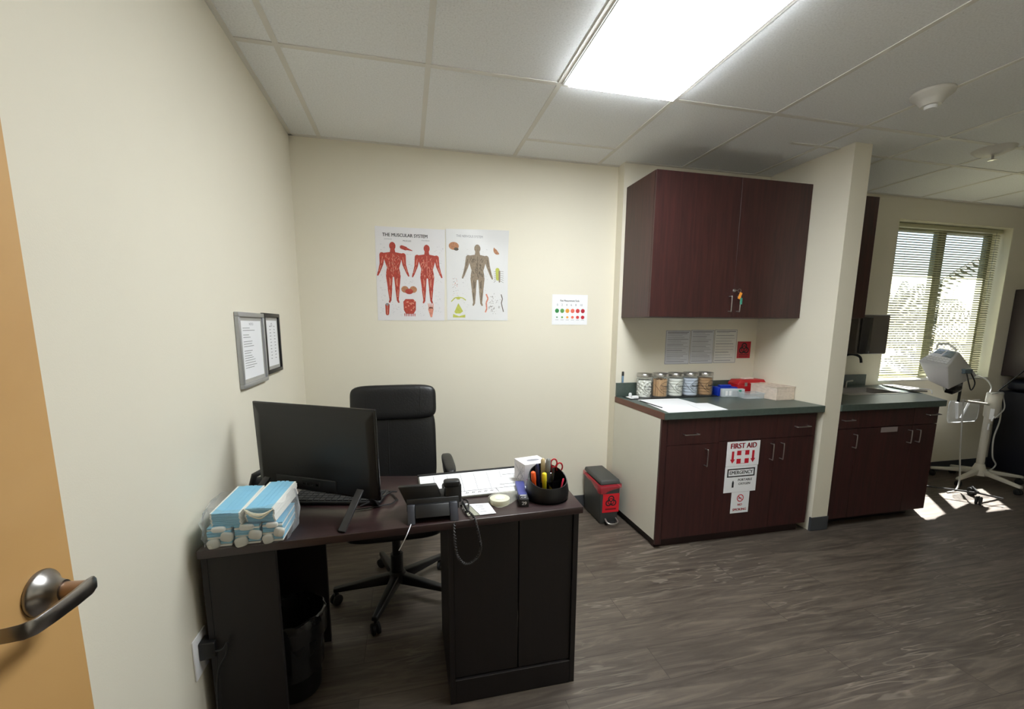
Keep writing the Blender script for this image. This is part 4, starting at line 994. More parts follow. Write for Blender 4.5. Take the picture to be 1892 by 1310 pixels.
# ================================================================== BASE CABINET (first aid)
YF = -0.7215     # front face of doors
def pull(parent, P0, P1, out, m=CHROME):
    a = Vector(P0); c = Vector(P1); o = Vector(out); d_ = (c - a).normalized()
    B().tube(smooth([tuple(a), tuple(a + o * 0.8), tuple(a + o + d_ * 0.006), tuple(c + o - d_ * 0.006), tuple(c + o * 0.8), tuple(c)], 4), 0.0036, m, 8).build('handle', parent)
bc = thing('base_cabinet', 'mahogany base cabinet carrying the first aid signs', 'cabinet', (2.77, -0.41, 0))
bx_ = B(); bx_.box(2.186, 3.338, -0.704, YJ - 0.003, 0.09, 0.852, MAHOG); bx_.build('carcass', bc)
B().box(2.1655, 2.1855, -0.7035, YJ - 0.003, 0.055, 0.852, PANELW, 0.001, seg=1).build('side_panel', bc, 'cream laminate side panel')
B().box(2.185, 3.33, -0.650, -0.12, 0.0, 0.0895, BLACK).build('toe_kick', bc)
B().box(2.1655, 2.207, -0.7215, -0.704, 0.03, 0.852, MAHOG, 0.001, seg=1).build('front_stile', bc)
B().box(2.175, 3.30, -0.69, -0.651, 0.0, 0.055, mat('dark_plinth', (40, 20, 20), 0.5)).build('plinth', bc)
def leaf(parent, name, x0, x1, z0, z1, hd=None, yf=YF, m=MAHOG):
    o = B().box(x0 + 0.0006, x1 - 0.0006, yf, yf + 0.0172, z0 + 0.0012, z1 - 0.0012, m, 0.0005, seg=1).build(name, parent)
    if hd == 'h': pull(o, ((x0 + x1) / 2 - 0.05, yf - 0.0004, (z0 + z1) / 2), ((x0 + x1) / 2 + 0.05, yf - 0.0004, (z0 + z1) / 2), (0, -0.028, 0))
    elif hd: pull(o, (hd, yf - 0.0004, z1 - 0.14), (hd, yf - 0.0004, z1 - 0.035), (0, -0.028, 0))
    return o
leaf(bc, 'drawer', 2.208, 2.580, 0.682, 0.85, None); 
dr = [o for o in bc.children if o.name.startswith('drawer')][-1]; pull(dr, (2.318, YF - 0.0004, 0.752), (2.416, YF - 0.0004, 0.752), (0, -0.028, 0))
leaf(bc, 'door', 2.208, 2.580, 0.062, 0.681, 2.486)
leaf(bc, 'drawer', 2.581, 3.019, 0.690, 0.85); leaf(bc, 'drawer', 3.020, 3.336, 0.690, 0.85, None)
dr = [o for o in bc.children if o.name.startswith('drawer')][-1]; pull(dr, (3.162, YF - 0.0004, 0.762), (3.268, YF - 0.0004, 0.762), (0, -0.028, 0))
leaf(bc, 'door', 2.581, 3.019, 0.062, 0.689, 2.983); leaf(bc, 'door', 3.020, 3.336, 0.062, 0.689, 3.064)
# worktop
wt = thing('countertop', 'dark green laminate countertop on the first aid cabinet', 'countertop', (2.77, -0.42, 0.853))
ZC = 0.8965
B().prism([(2.168, YJ - 0.0015, 0.853), (2.168, -0.744, 0.853), (3.3745, -0.744, 0.853), (3.3745, YJ - 0.0015, 0.853)], (0, 0, ZC - 0.853), GREEN, 0.002, seg=1).build('worktop', wt)
B().box(2.1645, 2.1678, -0.742, YJ - 0.002, 0.854, ZC - 0.001, OAK).build('end_band', wt, 'reddish brown edge band')
B().box(2.168, 3.3745, YJ - 0.019, YJ - 0.0015, ZC + 0.0003, 0.998, GREEN, 0.001, seg=1).build('backsplash', wt)

# signs on the doors
def sign(name, x0, x1, z0, z1, label, draw, yf=YF, d=0.0016, m=WHITE):
    t = thing(name, label, 'sign', ((x0 + x1) / 2, yf, z0))
    B().box(x0, x1, yf - 0.0006 - d, yf - 0.0006, z0, z1, m).build('sign_sheet', t)
    b = B(); P = plane(((x0 + x1) / 2, yf - 0.0006 - d, (z0 + z1) / 2), (1, 0, 0), (0, 0, 1), (0, -1, 0), 0.0004); draw(b, P, (x1 - x0) / 2, (z1 - z0) / 2); b.build('printing', t)
def d1(b, P, w, h):
    text(b, 'FIRST AID', 0.050, P, REDINK, 0.0, h * 0.62, bold=0.0022, wide=0.93)
    for (a, c) in ((-0.047, -0.015), (0.015, 0.047)):
        for (e_, f_) in ((-0.067, -0.034), (-0.010, 0.021)): rect(b, P, a, c, e_, f_, REDINK)
    rect(b, P, -0.015, 0.015, -0.067, -0.065, REDINK, 0.0001); rect(b, P, -0.015, 0.015, 0.0195, 0.021, REDINK, 0.0001)
    for u in (-0.078, 0.078):
        rect(b, P, u - 0.009, u + 0.009, -0.040, 0.018, REDINK); b.add([P(u - 0.019, -0.036), P(u, -0.064), P(u + 0.019, -0.036)], [(0, 1, 2)], REDINK)
def d2(b, P, w, h):
    rect(b, P, -w * 0.86, w * 0.86, h * 0.18, h * 0.82, INK); rect(b, P, -w * 0.78, w * 0.78, h * 0.27, h * 0.73, WHITE, 0.0002)
    text(b, 'EMERGENCY', 0.034, lambda u, v: P(u, v, 0.0004), INK, 0, h * 0.50, bold=0.001, wide=0.92)
    text(b, 'PORTABLE', 0.023, P, INK, w * 0.28, -h * 0.08, bold=0.0008); text(b, 'OXYGEN', 0.022, P, INK, w * 0.26, -h * 0.38, bold=0.0008)
    rect(b, P, -w * 0.52, -w * 0.40, -h * 0.62, -h * 0.20, INK); rect(b, P, -w * 0.49, -w * 0.43, -h * 0.20, -h * 0.10, INK)
def d3(b, P, w, h):
    ring(b, P, 0, h * 0.42, 0.020, 0.026, REDINK); stroke(b, P, [(-0.016, h * 0.42 + 0.014), (0.016, h * 0.42 - 0.014)], 0.005, REDINK, 0.0002)
    rect(b, P, -0.014, 0.008, h * 0.42 - 0.003, h * 0.42 + 0.002, INK, 0.0001); stroke(b, P, [(0.010, h * 0.42 + 0.002), (0.006, h * 0.42 + 0.010)], 0.002, INK)
    text(b, 'NO', 0.022, P, REDINK, 0, -h * 0.22, bold=0.001); text(b, 'SMOKING', 0.024, P, REDINK, 0, -h * 0.68, bold=0.001)
sign('first_aid_sign', 2.647, 2.898, 0.517, 0.682, 'white FIRST AID sign with red cross and arrows, topmost on the cabinet', d1)
sign('oxygen_sign', 2.646, 2.893, 0.337, 0.5155, 'white sign with a black bordered word and cylinder, under the FIRST AID sign', d2)
sign('no_smoking_sign', 2.711, 2.850, 0.190, 0.3355, 'small red and white no smoking sign, lowest on the cabinet', d3)

# upper cabinet
uc = thing('wall_cabinet', 'mahogany wall cabinet hung above the green countertop', 'cabinet', (2.78, -0.28, 1.479))
YU = -0.4707
B().box(2.189, 3.3745, YU + 0.0185, YJ - 0.001, 1.479, 2.377, MAHOG).build('carcass', uc)
leaf(uc, 'door', 2.189, 2.812, 1.479, 2.377, None, YU); da = [o for o in uc.children if o.name.startswith('door')][-1]
leaf(uc, 'door', 2.813, 3.3745, 1.479, 2.377, None, YU); db = [o for o in uc.children if o.name.startswith('door')][-1]
pull(da, (2.780, YU - 0.0004, 1.520), (2.780, YU - 0.0004, 1.618), (0, -0.028, 0)); pull(db, (2.846, YU - 0.0004, 1.520), (2.846, YU - 0.0004, 1.618), (0, -0.028, 0))
ky = thing('key_bunch', 'keys with orange and teal tags hanging on the wall cabinet door', 'keys', (2.835, YU - 0.03, 1.56))
B().lathe([(0.001, 0.008), (0.009, 0.007), (0.012, 0.0)], (0, 0, 0), CHROME, 16, T=Matrix.Translation((2.815, YU - 0.0006, 1.658)) @ Matrix.Rotation(PI / 2, 4, 'X')).build('cam_lock', db)
b = B(); b.tube([(2.832 + 0.012 * math.cos(k * PI / 6), YU - 0.030, 1.655 + 0.012 * math.sin(k * PI / 6)) for k in range(12)], 0.0012, CHROME, 6, closed=True); b.tube([(2.815, YU - 0.009, 1.658), (2.822, YU - 0.028, 1.658)], 0.0025, CHROME, 6); b.build('key_ring', ky)
B().box(2.826, 2.846, YU - 0.034, YU - 0.031, 1.600, 1.645, mat('orange_tag', (232, 150, 50), 0.5), 0.001, seg=1, T=Matrix.Translation((2.836, 0, 1.62)) @ Matrix.Rotation(math.radians(22), 4, 'Y') @ Matrix.Translation((-2.836, 0, -1.62))).build('key_tag', ky)
B().box(2.838, 2.854, YU - 0.038, YU - 0.035, 1.565, 1.608, TEAL, 0.001, seg=1).build('key_tag', ky)

# notices in the alcove
def notice(x0, x1, z0, z1, label, m, n_):
    t = thing('notice_sheet', label, 'notice', ((x0 + x1) / 2, YJ, z0), 'notices in the alcove')
    B().box(x0, x1, YJ - 0.0022, YJ - 0.0007, z0, z1, m).build('paper', t)
    b = B(); P = plane((x0, YJ - 0.0022, z0), (1, 0, 0), (0, 0, 1), (0, -1, 0), 0.0004); W = x1 - x0; Hh = z1 - z0
    for k in range(n_):
        v = 0.02 + (Hh - 0.045) * k / (n_ - 1); stroke(b, P, [(0.014, v), (0.014 + (W - 0.028) * random.uniform(0.6, 1), v)], 0.0022 if k % 3 else 0.004, GREYINK)
    rect(b, P, 0.014, W - 0.014, Hh - 0.018, Hh - 0.012, GREYINK)
    stroke(b, P, [(0.003, 0.003), (W - 0.003, 0.003), (W - 0.003, Hh - 0.003), (0.003, Hh - 0.003), (0.003, 0.003)], 0.003, GREYINK)
    b.build('printing', t)
LG = mat('light_grey_paper', (208, 208, 212), 0.5)
notice(2.564, 2.775, 1.130, 1.388, 'grey printed notice in the alcove, leftmost of the three', LG, 16)
notice(2.780, 2.985, 1.132, 1.392, 'grey printed notice in the alcove, middle of the three', LG, 18)
notice(2.990, 3.195, 1.134, 1.396, 'pale printed notice in the alcove, nearest the red biohazard sign', mat('pale_paper', (222, 220, 214), 0.5), 11)
def d4(b, P, w, h):
    biohazard(b, P, 0, h * 0.12, 0.062, INK); rect(b, P, -w * 0.7, w * 0.7, -h * 0.62, -h * 0.56, INK); text(b, 'BIOHAZARD', 0.014, P, INK, 0, -h * 0.80)
sign('biohazard_sign', 3.208, 3.330, 1.170, 1.302, 'small red biohazard sign on the alcove wall', d4, YJ, m=mat('red_sheet', (178, 26, 42), 0.5))

# ------------------------------------------------------------------ on the countertop
random.seed(21)
def jar(cx_, label, m, style):
    y_ = -0.195; r = 0.056
    t = thing('glass_jar', label, 'jar', (cx_, y_, ZC + 0.004), 'supply jars on the counter')
    z0 = ZC + 0.0045
    B().lathe([(0.001, 0.0), (r - 0.003, 0.0), (r, 0.004), (r, 0.140), (r - 0.004, 0.150), (r - 0.006, 0.150), (r - 0.0035, 0.138), (r - 0.0035, 0.006), (0.001, 0.006)], (cx_, y_, z0), GLASS, 32).build('jar_body', t)
    B().lathe([(r - 0.004, 0.0), (r + 0.001, 0.002), (r + 0.001, 0.022), (r - 0.004, 0.027), (0.014, 0.031), (0.001, 0.031)], (cx_, y_, z0 + 0.1505), CHROME, 32).build('lid', t)
    b = B(); rr = r - 0.0042
    if style == 'sticks':
        for k in range(34):
            a = random.uniform(0, 2 * PI); q_ = (rr - 0.006) * math.sqrt(random.random()) if k > 18 else rr - 0.006
            x, y = cx_ + q_ * math.cos(a), y_ + q_ * math.sin(a); b.box(x - 0.004, x + 0.004, y - 0.001, y + 0.001, z0 + 0.007, z0 + 0.128 + random.uniform(0, 0.01), m, T=None)
        b.lathe([(0.001, 0), (rr - 0.012, 0), (rr - 0.012, 0.12), (0.001, 0.12)], (cx_, y_, z0 + 0.007), m, 20)
    elif style == 'balls':
        b.lathe([(0.001, 0), (rr - 0.008, 0), (rr - 0.008, 0.12), (0.001, 0.125)], (cx_, y_, z0 + 0.007), m, 20)
        for k in range(44):
            a = k * 2.4; b.pillow((cx_ + (rr - 0.013) * math.cos(a), y_ + (rr - 0.013) * math.sin(a), z0 + 0.018 + 0.108 * k / 44), (0.024, 0.024, 0.022), m, 2.2, 3)
    else:
        for k in range(6): b.lathe([(0.001, 0), (rr - 0.002, 0.001), (rr, 0.006), (rr, 0.016), (rr - 0.002, 0.0205), (0.001, 0.021)], (cx_, y_, z0 + 0.007 + k * 0.0212), m, 24)
    b.build('contents', t)
    # black printed lettering and rules that follow the glass
    b = B()
    def P(u, v, h=0.0):
        a = -PI / 2 - 0.35 + u / r; return (cx_ + (r + 0.0006) * math.cos(a), y_ + (r + 0.0006) * math.sin(a), z0 + 0.075 + v)
    word = {'sticks': 'Tongue Depressors', 'balls': 'Cotton Balls', 'gauze': 'Gauze', 'bandage': 'Bandages', 'swab': 'Applicators'}
    def curve(pts, w_=0.0022):
        sp_ = smooth([(x, y, 0) for x, y in pts], 6); stroke(b, P, [(p[0], p[1]) for p in sp_], w_, INK)
    curve([(0.052, 0.042), (0.02, 0.036), (-0.004, 0.018), (-0.008, -0.006), (0.012, -0.026), (0.040, -0.034), (0.055, -0.03)]); curve([(-0.05, 0.02), (-0.03, -0.002), (-0.006, -0.03), (0.02, -0.048)])
    return t, b, P
for (cx_, lab, m_, st, word, sz) in ((2.343, 'glass supply jar with white cotton contents, leftmost of five', COTTON, 'balls', 'Cotton', 0.022), (2.472, 'glass supply jar of light brown wooden sticks, second from left', WOODTAN, 'sticks', 'Tongue', 0.022), (2.600, 'glass supply jar of white gauze with a looped line, third from left', COTTON, 'gauze', 'Gauze', 0.02), (2.727, 'glass supply jar of bluish white bandages, fourth from left', mat('bluewhite_gauze', (206, 212, 226), 0.9, var=0.06, scale=30), 'gauze', 'Bandage', 0.019), (2.855, 'glass supply jar with tan brown contents, rightmost of five', TAN, 'gauze', 'Swabs', 0.02)):
    t, b, P = jar(cx_, lab, m_, st)
    text(b, word, sz, P, INK, 0.030, 0.008, bold=0.0005); stroke(b, P, [(0.0, -0.012), (0.05, -0.012)], 0.003, INK)
    b.build('lettering', t)
B().box(2.205, 2.93, -0.262, -0.128, ZC + 0.0006, ZC + 0.0042, BLACK, 0.001, seg=1).build('counter_mat', None, 'thin black mat under the row of jars', 'mat')
t = B(); t.box(2.235, 2.275, -0.245, -0.215, ZC + 0.0045, ZC + 0.022, WHITE, 0.002); t.build('small_box', None, 'tiny white carton on the left end of the black mat', 'box')
t = B(); t.prism([(2.212, -0.24, ZC + 0.0045), (2.232, -0.25, ZC + 0.0045), (2.238, -0.165, ZC + 0.0045), (2.215, -0.165, ZC + 0.0045)], (0, 0, 0.004), WHITE); t.build('label_pad', None, 'small white pad beside the tiny carton on the black mat', 'pad')
B().lathe([(0.001, 0), (0.011, 0), (0.012, 0.02), (0.008, 0.03), (0.001, 0.03)], (2.248, -0.170, ZC + 0.0045), GREYC, 16).build('small_bottle', None, 'tiny grey bottle standing behind the tiny white carton', 'bottle')
sheet('counter_paper', [(2.250, -0.275), (2.570, -0.285), (2.575, -0.738), (2.196, -0.740)], ZC + 0.0006, 'large white paper sheet on the left of the green countertop', 'paper')
sheet('counter_paper', [(2.500, -0.490), (2.650, -0.500), (2.618, -0.738), (2.44, -0.738)], ZC + 0.0021, 'smaller white paper sheet overlapping the large one on the countertop', 'paper')
pen('marker_pen', 'blue and white marker standing on the backsplash at its left end', 'pen', (2.218, YJ - 0.0105, 0.9985), (2.218, YJ - 0.0105, 1.083), 0.0075, mat('pale_blue_plastic', (130, 160, 190), 0.4), BLACK)
B().tube([(2.235, -0.33, ZC + 0.0042), (2.238, -0.60, ZC + 0.0042)], 0.0035, BLACK, 8).build('ballpoint_pen', None, 'black pen lying along the left edge of the large paper', 'pen')
# blue and white carton pair, acrylic tray, red box, translucent bin
gx = thing('glove_carton', 'blue and white small carton right of the jars', 'box', (2.975, -0.22, ZC))
Tg = Matrix.Translation((2.955, -0.245, ZC)) @ Matrix.Rotation(math.radians(-7), 4, 'Z')
B(Tg).box(-0.02, 0.14, 0.0, 0.085, 0.0008, 0.066, BLUE, 0.002).build('carton', gx)
B(Tg).box(0.01, 0.10, 0.02, 0.055, 0.0665, 0.082, BLUE, 0.003).build('flap', gx)
gx = thing('gauze_carton', 'clear fronted white carton standing before the blue carton', 'box', (3.02, -0.29, ZC))
Tg2 = Matrix.Translation((3.018, -0.300, ZC)) @ Matrix.Rotation(math.radians(-9), 4, 'Z')
B(Tg2).box(-0.085, 0.088, -0.012, 0.022, 0.0008, 0.062, mat('pale_blue_carton', (196, 204, 210), 0.35), 0.003).build('carton', gx)
b = B(Tg2); P = plane((0, -0.012, 0.031), (1, 0, 0), (0, 0, 1), (0, -1, 0))
rect(b, P, -0.062, -0.044, -0.018, 0.018, WHITE); rect(b, P, -0.034, -0.016, -0.018, 0.018, WHITE)
for k in range(6): rect(b, P, -0.006, 0.06 - 0.006 * (k % 3), -0.02 + k * 0.007, -0.018 + k * 0.007, GREYINK)
rect(b, P, 0.04, 0.062, 0.006, 0.024, TEAL); b.build('printing', gx)
def openbin(name, label, T, w, d_, h, th_, m):
    b = B(T); x0, x1, y0, y1 = -w / 2, w / 2, -d_ / 2, d_ / 2
    b.box(x0, x1, y0, y1, 0.001, 0.001 + th_, m); b.box(x0, x0 + th_, y0, y1, 0.001 + th_, h, m); b.box(x1 - th_, x1, y0, y1, 0.001 + th_, h, m)
    b.box(x0 + th_, x1 - th_, y0, y0 + th_, 0.001 + th_, h, m); b.box(x0 + th_, x1 - th_, y1 - th_, y1, 0.001 + th_, h, m)
    r = B(T); q_ = 0.004
    r.box(x0 - q_, x1 + q_, y0 - q_, y0, h - 0.004, h, m); r.box(x0 - q_, x1 + q_, y1, y1 + q_, h - 0.004, h, m); r.box(x0 - q_, x0, y0, y1, h - 0.004, h, m); r.box(x1, x1 + q_, y0, y1, h - 0.004, h, m)
    return b, r
tt = thing('acrylic_tray', 'clear acrylic tray in front of the red box', 'tray', (3.12, -0.37, ZC))
b, r = openbin('', '', Matrix.Translation((3.118, -0.372, ZC)) @ Matrix.Rotation(math.radians(-4), 4, 'Z'), 0.145, 0.09, 0.042, 0.003, ACRYL); b.build('tray_body', tt); r.build('rim', tt)
rb = thing('red_box', 'glossy red first aid box with handle at the back of the counter', 'box', (3.24, -0.19, ZC))
b = B(); b.hull([(3.115, -0.245, ZC + 0.001), (3.362, -0.245, ZC + 0.001), (3.362, -0.135, ZC + 0.001), (3.115, -0.135, ZC + 0.001), (3.11, -0.245, ZC + 0.085), (3.366, -0.245, ZC + 0.085), (3.366, -0.135, ZC + 0.085), (3.11, -0.135, ZC + 0.085)],
       [(3, 2, 1, 0), (4, 5, 6, 7), (0, 1, 5, 4), (1, 2, 6, 5), (2, 3, 7, 6), (3, 0, 4, 7)], RED, 0.004); b.build('box_body', rb)
b = B(); b.hull([(3.108, -0.248, ZC + 0.0855), (3.368, -0.248, ZC + 0.0855), (3.368, -0.132, ZC + 0.0855), (3.108, -0.132, ZC + 0.0855), (3.130, -0.238, ZC + 0.118), (3.350, -0.238, ZC + 0.118), (3.350, -0.142, ZC + 0.118), (3.130, -0.142, ZC + 0.118)],
       [(3, 2, 1, 0), (4, 5, 6, 7), (0, 1, 5, 4), (1, 2, 6, 5), (2, 3, 7, 6), (3, 0, 4, 7)], RED, 0.004); lo = b.build('lid', rb)
B().box(3.185, 3.275, -0.215, -0.175, ZC + 0.1185, ZC + 0.130, mat('pale_handle', (236, 214, 206), 0.4), 0.003).build('handle', lo, 'pale carrying handle')
b = B(); b.box(3.165, 3.19, -0.2505, -0.2485, ZC + 0.07, ZC + 0.098, CHROME, 0.0008, seg=1); b.box(3.30, 3.325, -0.2505, -0.2485, ZC + 0.07, ZC + 0.098, CHROME, 0.0008, seg=1); b.build('latch', rb)
tb = thing('storage_bin', 'translucent beige plastic bin on the right end of the countertop', 'bin', (3.285, -0.38, ZC))
b, r = openbin('', '', Matrix.Translation((3.286, -0.385, ZC)) @ Matrix.Rotation(math.radians(2), 4, 'Z'), 0.158, 0.235, 0.098, 0.003, BEIGE); b.build('bin_body', tb); r.build('rim', tb)

# ------------------------------------------------------------------ biohazard step bin
sb = thing('step_bin', 'charcoal step bin with red liner and biohazard sticker', 'bin', (2.04, -0.19, 0))
b = B()
b.hull([(1.975, -0.318, 0.001), (2.108, -0.318, 0.001), (2.108, -0.022, 0.001), (1.975, -0.022, 0.001), (1.962, -0.330, 0.285), (2.118, -0.330, 0.285), (2.118, -0.030, 0.300), (1.962, -0.030, 0.300)],
       [(3, 2, 1, 0), (4, 5, 6, 7), (0, 1, 5, 4), (1, 2, 6, 5), (2, 3, 7, 6), (3, 0, 4, 7)], BINGREY, 0.012, seg=3); b.build('bin_body', sb)
b = B(); b.hull([(1.962, -0.334, 0.300), (2.118, -0.334, 0.300), (2.118, -0.030, 0.318), (1.962, -0.030, 0.318), (1.968, -0.322, 0.332), (2.112, -0.322, 0.332), (2.112, -0.036, 0.345), (1.968, -0.036, 0.345)],
       [(3, 2, 1, 0), (4, 5, 6, 7), (0, 1, 5, 4), (1, 2, 6, 5), (2, 3, 7, 6), (3, 0, 4, 7)], BINGREY, 0.009, seg=3); b.build('lid', sb)
b = B(); vs = []; fs = []; NA = 64
lv = [(0.000, 0.302, 0.0), (0.005, 0.297, 0.0), (0.008, 0.288, 0.7), (0.006, 0.278, 1.3)]
def rrect(t_):
    x0, x1, y0, y1 = 1.958, 2.122, -0.336, -0.030; per = 2 * (x1 - x0 + y1 - y0); s_ = t_ * per
    if s_ < x1 - x0: return x0 + s_, y0, 0, -1
    s_ -= x1 - x0
    if s_ < y1 - y0: return x1, y0 + s_, 1, 0
    s_ -= y1 - y0
    if s_ < x1 - x0: return x1 - s_, y1, 0, 1
    s_ -= x1 - x0
    return x0, y1 - s_, -1, 0
for (o1, z_, k_) in lv:
    for a_ in range(NA):
        x, y, nx, ny = rrect(a_ / NA); sag = (0.006 * (1 + math.sin(a_ * 0.9)) * 0.5 + 0.045 * max(0, 1 - math.hypot(x - 1.965, y + 0.33) / 0.13)) * k_ * 0.7
        dz = 0.016 * (y + 0.336) / 0.306
        wv_ = 0.0015 * math.sin(a_ * 2.3 + z_ * 100)
        vs.append((x + nx * (o1 + wv_), min(y + ny * (o1 + wv_), -0.012), z_ + dz - sag))
for i in range(len(lv) - 1):
    for a_ in range(NA): fs.append((i * NA + a_, i * NA + (a_ + 1) % NA, (i + 1) * NA + (a_ + 1) % NA, (i + 1) * NA + a_))
b.add(vs, fs, REDFILM, True); b.build('bin_liner', sb, 'red translucent liner')
b = B(); P0 = lambda u, v, h=0.0: (2.049 + u, -0.3262 - (v - 0.0) * 0.042 - 0.0012 - h, 0.160 + v)
b.prism([P0(-0.064, -0.071), P0(0.064, -0.071), P0(0.064, 0.071), P0(-0.064, 0.071)], (0, 0.0008, 0), mat('red_sheet_bright', (214, 30, 44), 0.45)); st_ = b.build('sticker', sb)
b = B(); P1 = lambda u, v, h=0.0: P0(u, v, 0.0006 + h)
biohazard(b, P1, 0.0, 0.012, 0.058, INK); rect(b, P1, -0.042, 0.042, -0.052, -0.040, mat('dark_red_ink', (120, 10, 20), 0.6)); b.build('biohazard_mark', st_)
b = B(); b.box(2.005, 2.085, -0.345, -0.325, 0.006, 0.020, RUBBER, 0.003); b.build('pedal_housing', sb)
B().tube(smooth([(2.008, -0.329, 0.045), (2.010, -0.372, 0.030), (2.048, -0.384, 0.026), (2.086, -0.372, 0.030), (2.088, -0.329, 0.045)], 5), 0.006, CHROME, 8).build('pedal', sb)

# ================================================================== SINK COUNTER IN THE NEXT BAY
b2 = thing('base_cabinet', 'dark base cabinet under the sink beyond the wing wall', 'cabinet', (4.0, -0.4, 0))
def px_(p): return (p[0], p[1], 0.09)
B().prism([(3.516, YWIN - 0.010, 0.09), (3.516, -0.704, 0.09), (4.440, -0.704, 0.09), (5.06, YWIN - 0.010, 0.09)], (0, 0, 0.762), MAHOG).build('carcass', b2)
B().prism([(3.516, YWIN - 0.010, 0.0), (3.516, -0.645, 0.0), (4.38, -0.645, 0.0), (4.95, YWIN - 0.010, 0.0)], (0, 0, 0.0895), BLACK).build('toe_kick', b2)
def leaf2(nm, x0, x1, z0, z1, h=None): return leaf(b2, nm, x0, x1, z0, z1, h)
o = leaf2('drawer', 3.518, 3.700, 0.722, 0.85); pull(o, (3.553, YF - 0.0004, 0.786), (3.640, YF - 0.0004, 0.786), (0, -0.028, 0))
leaf2('door', 3.518, 3.700, 0.062, 0.720, None); o = [c for c in b2.children if c.name.startswith('door')][-1]; pull(o, (3.672, YF - 0.0004, 0.588), (3.672, YF - 0.0004, 0.680), (0, -0.028, 0))
leaf2('false_front', 3.702, 4.205, 0.722, 0.85)
o = leaf2('door', 3.702, 4.205, 0.062, 0.720); pull(o, (4.170, YF - 0.0004, 0.596), (4.170, YF - 0.0004, 0.686), (0, -0.028, 0))
o = leaf2('door', 4.207, 4.440, 0.062, 0.720); pull(o, (4.250, YF - 0.0004, 0.598), (4.250, YF - 0.0004, 0.686), (0, -0.028, 0))
o = leaf2('drawer', 4.207, 4.440, 0.722, 0.85); pull(o, (4.320, YF - 0.0004, 0.795), (4.425, YF - 0.0004, 0.795), (0, -0.028, 0))
B().box(3.912, 4.065, YF - 0.0025, YF - 0.0008, 0.680, 0.716, mat('plate_taupe', (150, 138, 136), 0.4), 0.0006, seg=1).build('name_plate', None, 'small pale label plate on the dark sink cabinet door', 'label')
w2 = thing('countertop', 'dark green laminate countertop with a sink under the window', 'countertop', (4.1, -0.4, 0.853))
SX0, SX1, SY0, SY1 = 4.00, 4.56, -0.40, -0.10
b = B(); z0, z1 = 0.853, ZC
b.box(3.5145, SX0, -0.744, YWIN - 0.0015, z0, z1, GREEN); b.box(SX0, 4.47, -0.744, SY0, z0, z1, GREEN)
b.prism([(4.47, -0.744, z0), (4.715, SY0, z0), (4.47, SY0, z0)], (0, 0, z1 - z0), GREEN)
b.prism([(SX1, SY0, z0), (4.715, SY0, z0), (5.05, YWIN - 0.0015, z0), (SX1, YWIN - 0.0015, z0)], (0, 0, z1 - z0), GREEN); b.box(SX0, SX1, SY1, YWIN - 0.0015, z0, z1, GREEN)
b.build('worktop', w2)
B().box(3.5145, 4.70, YWIN - 0.020, YWIN - 0.0020, ZC + 0.0004, 0.998, GREEN, 0.001, seg=1).build('backsplash', w2)
sk = thing('sink', 'stainless steel sink set in the green countertop', 'sink', (4.28, -0.25, 0.72))
b = B(); q_ = 0.002
b.box(SX0 + q_, SX1 - q_, SY0 + q_, SY1 - q_, 0.855, 0.857, CHROME)
b.box(SX0 + 0.001, SX0 + 0.004, SY0 + 0.001, SY1 - 0.001, 0.855, ZC, CHROME); b.box(SX1 - 0.004, SX1 - 0.001, SY0 + 0.001, SY1 - 0.001, 0.855, ZC, CHROME)
b.box(SX0 + 0.004, SX1 - 0.004, SY0 + 0.001, SY0 + 0.004, 0.855, ZC, CHROME); b.box(SX0 + 0.004, SX1 - 0.004, SY1 - 0.004, SY1 - 0.001, 0.855, ZC, CHROME)
b.build('basin', sk)
b = B(); e_ = 0.022
b.box(SX0 - e_, SX1 + e_, SY0 - e_, SY0, ZC + 0.0004, ZC + 0.003, CHROME, 0.001, seg=1); b.box(SX0 - e_, SX1 + e_, SY1, SY1 + e_, ZC + 0.0004, ZC + 0.003, CHROME, 0.001, seg=1)
b.box(SX0 - e_, SX0, SY0, SY1, ZC + 0.0004, ZC + 0.003, CHROME); b.box(SX1, SX1 + e_, SY0, SY1, ZC + 0.0004, ZC + 0.003, CHROME); b.build('rim', sk)
fc = thing('faucet', 'dark gooseneck faucet rising behind the sink', 'faucet', (4.33, -0.04, ZC))
b = B(); b.tube(smooth([(4.33, -0.045, ZC + 0.001), (4.33, -0.045, 1.10), (4.335, -0.055, 1.17), (4.37, -0.09, 1.19), (4.41, -0.125, 1.17), (4.42, -0.135, 1.12)], 5), 0.010, mat('gunmetal', (60, 60, 62), 0.3, 0.9), 10); b.build('spout', fc)
b = B(); b.lathe([(0.024, 0), (0.024, 0.01), (0.014, 0.02)], (4.33, -0.045, ZC + 0.0005), CHROME, 20); b.build('base_ring', fc)
b = B(); b.tube([(4.40, -0.045, ZC + 0.0005), (4.40, -0.045, ZC + 0.05), (4.45, -0.06, ZC + 0.06)], 0.008, CHROME, 8); b.build('lever_handle', fc)
B().prism([(4.66, -0.40, ZC + 0.005), (4.76, -0.43, ZC + 0.005), (4.90, -0.09, ZC + 0.005), (4.80, -0.05, ZC + 0.005)], (0, 0, 0.012), mat('grey_board', (120, 116, 108), 0.6), 0.001).build('drain_board', None, 'grey flat board lying beside the sink at the window', 'board')
B().tube(smooth([(4.76, -0.16, ZC + 0.021), (4.80, -0.26, ZC + 0.021), (4.80, -0.36, ZC + 0.021), (4.79, -0.43, ZC + 0.0215), (4.70, -0.50, ZC + 0.006)], 6), 0.004, WHITE, 8).build('white_cable', None, 'white cable lying across the grey board on the sink counter', 'cable')

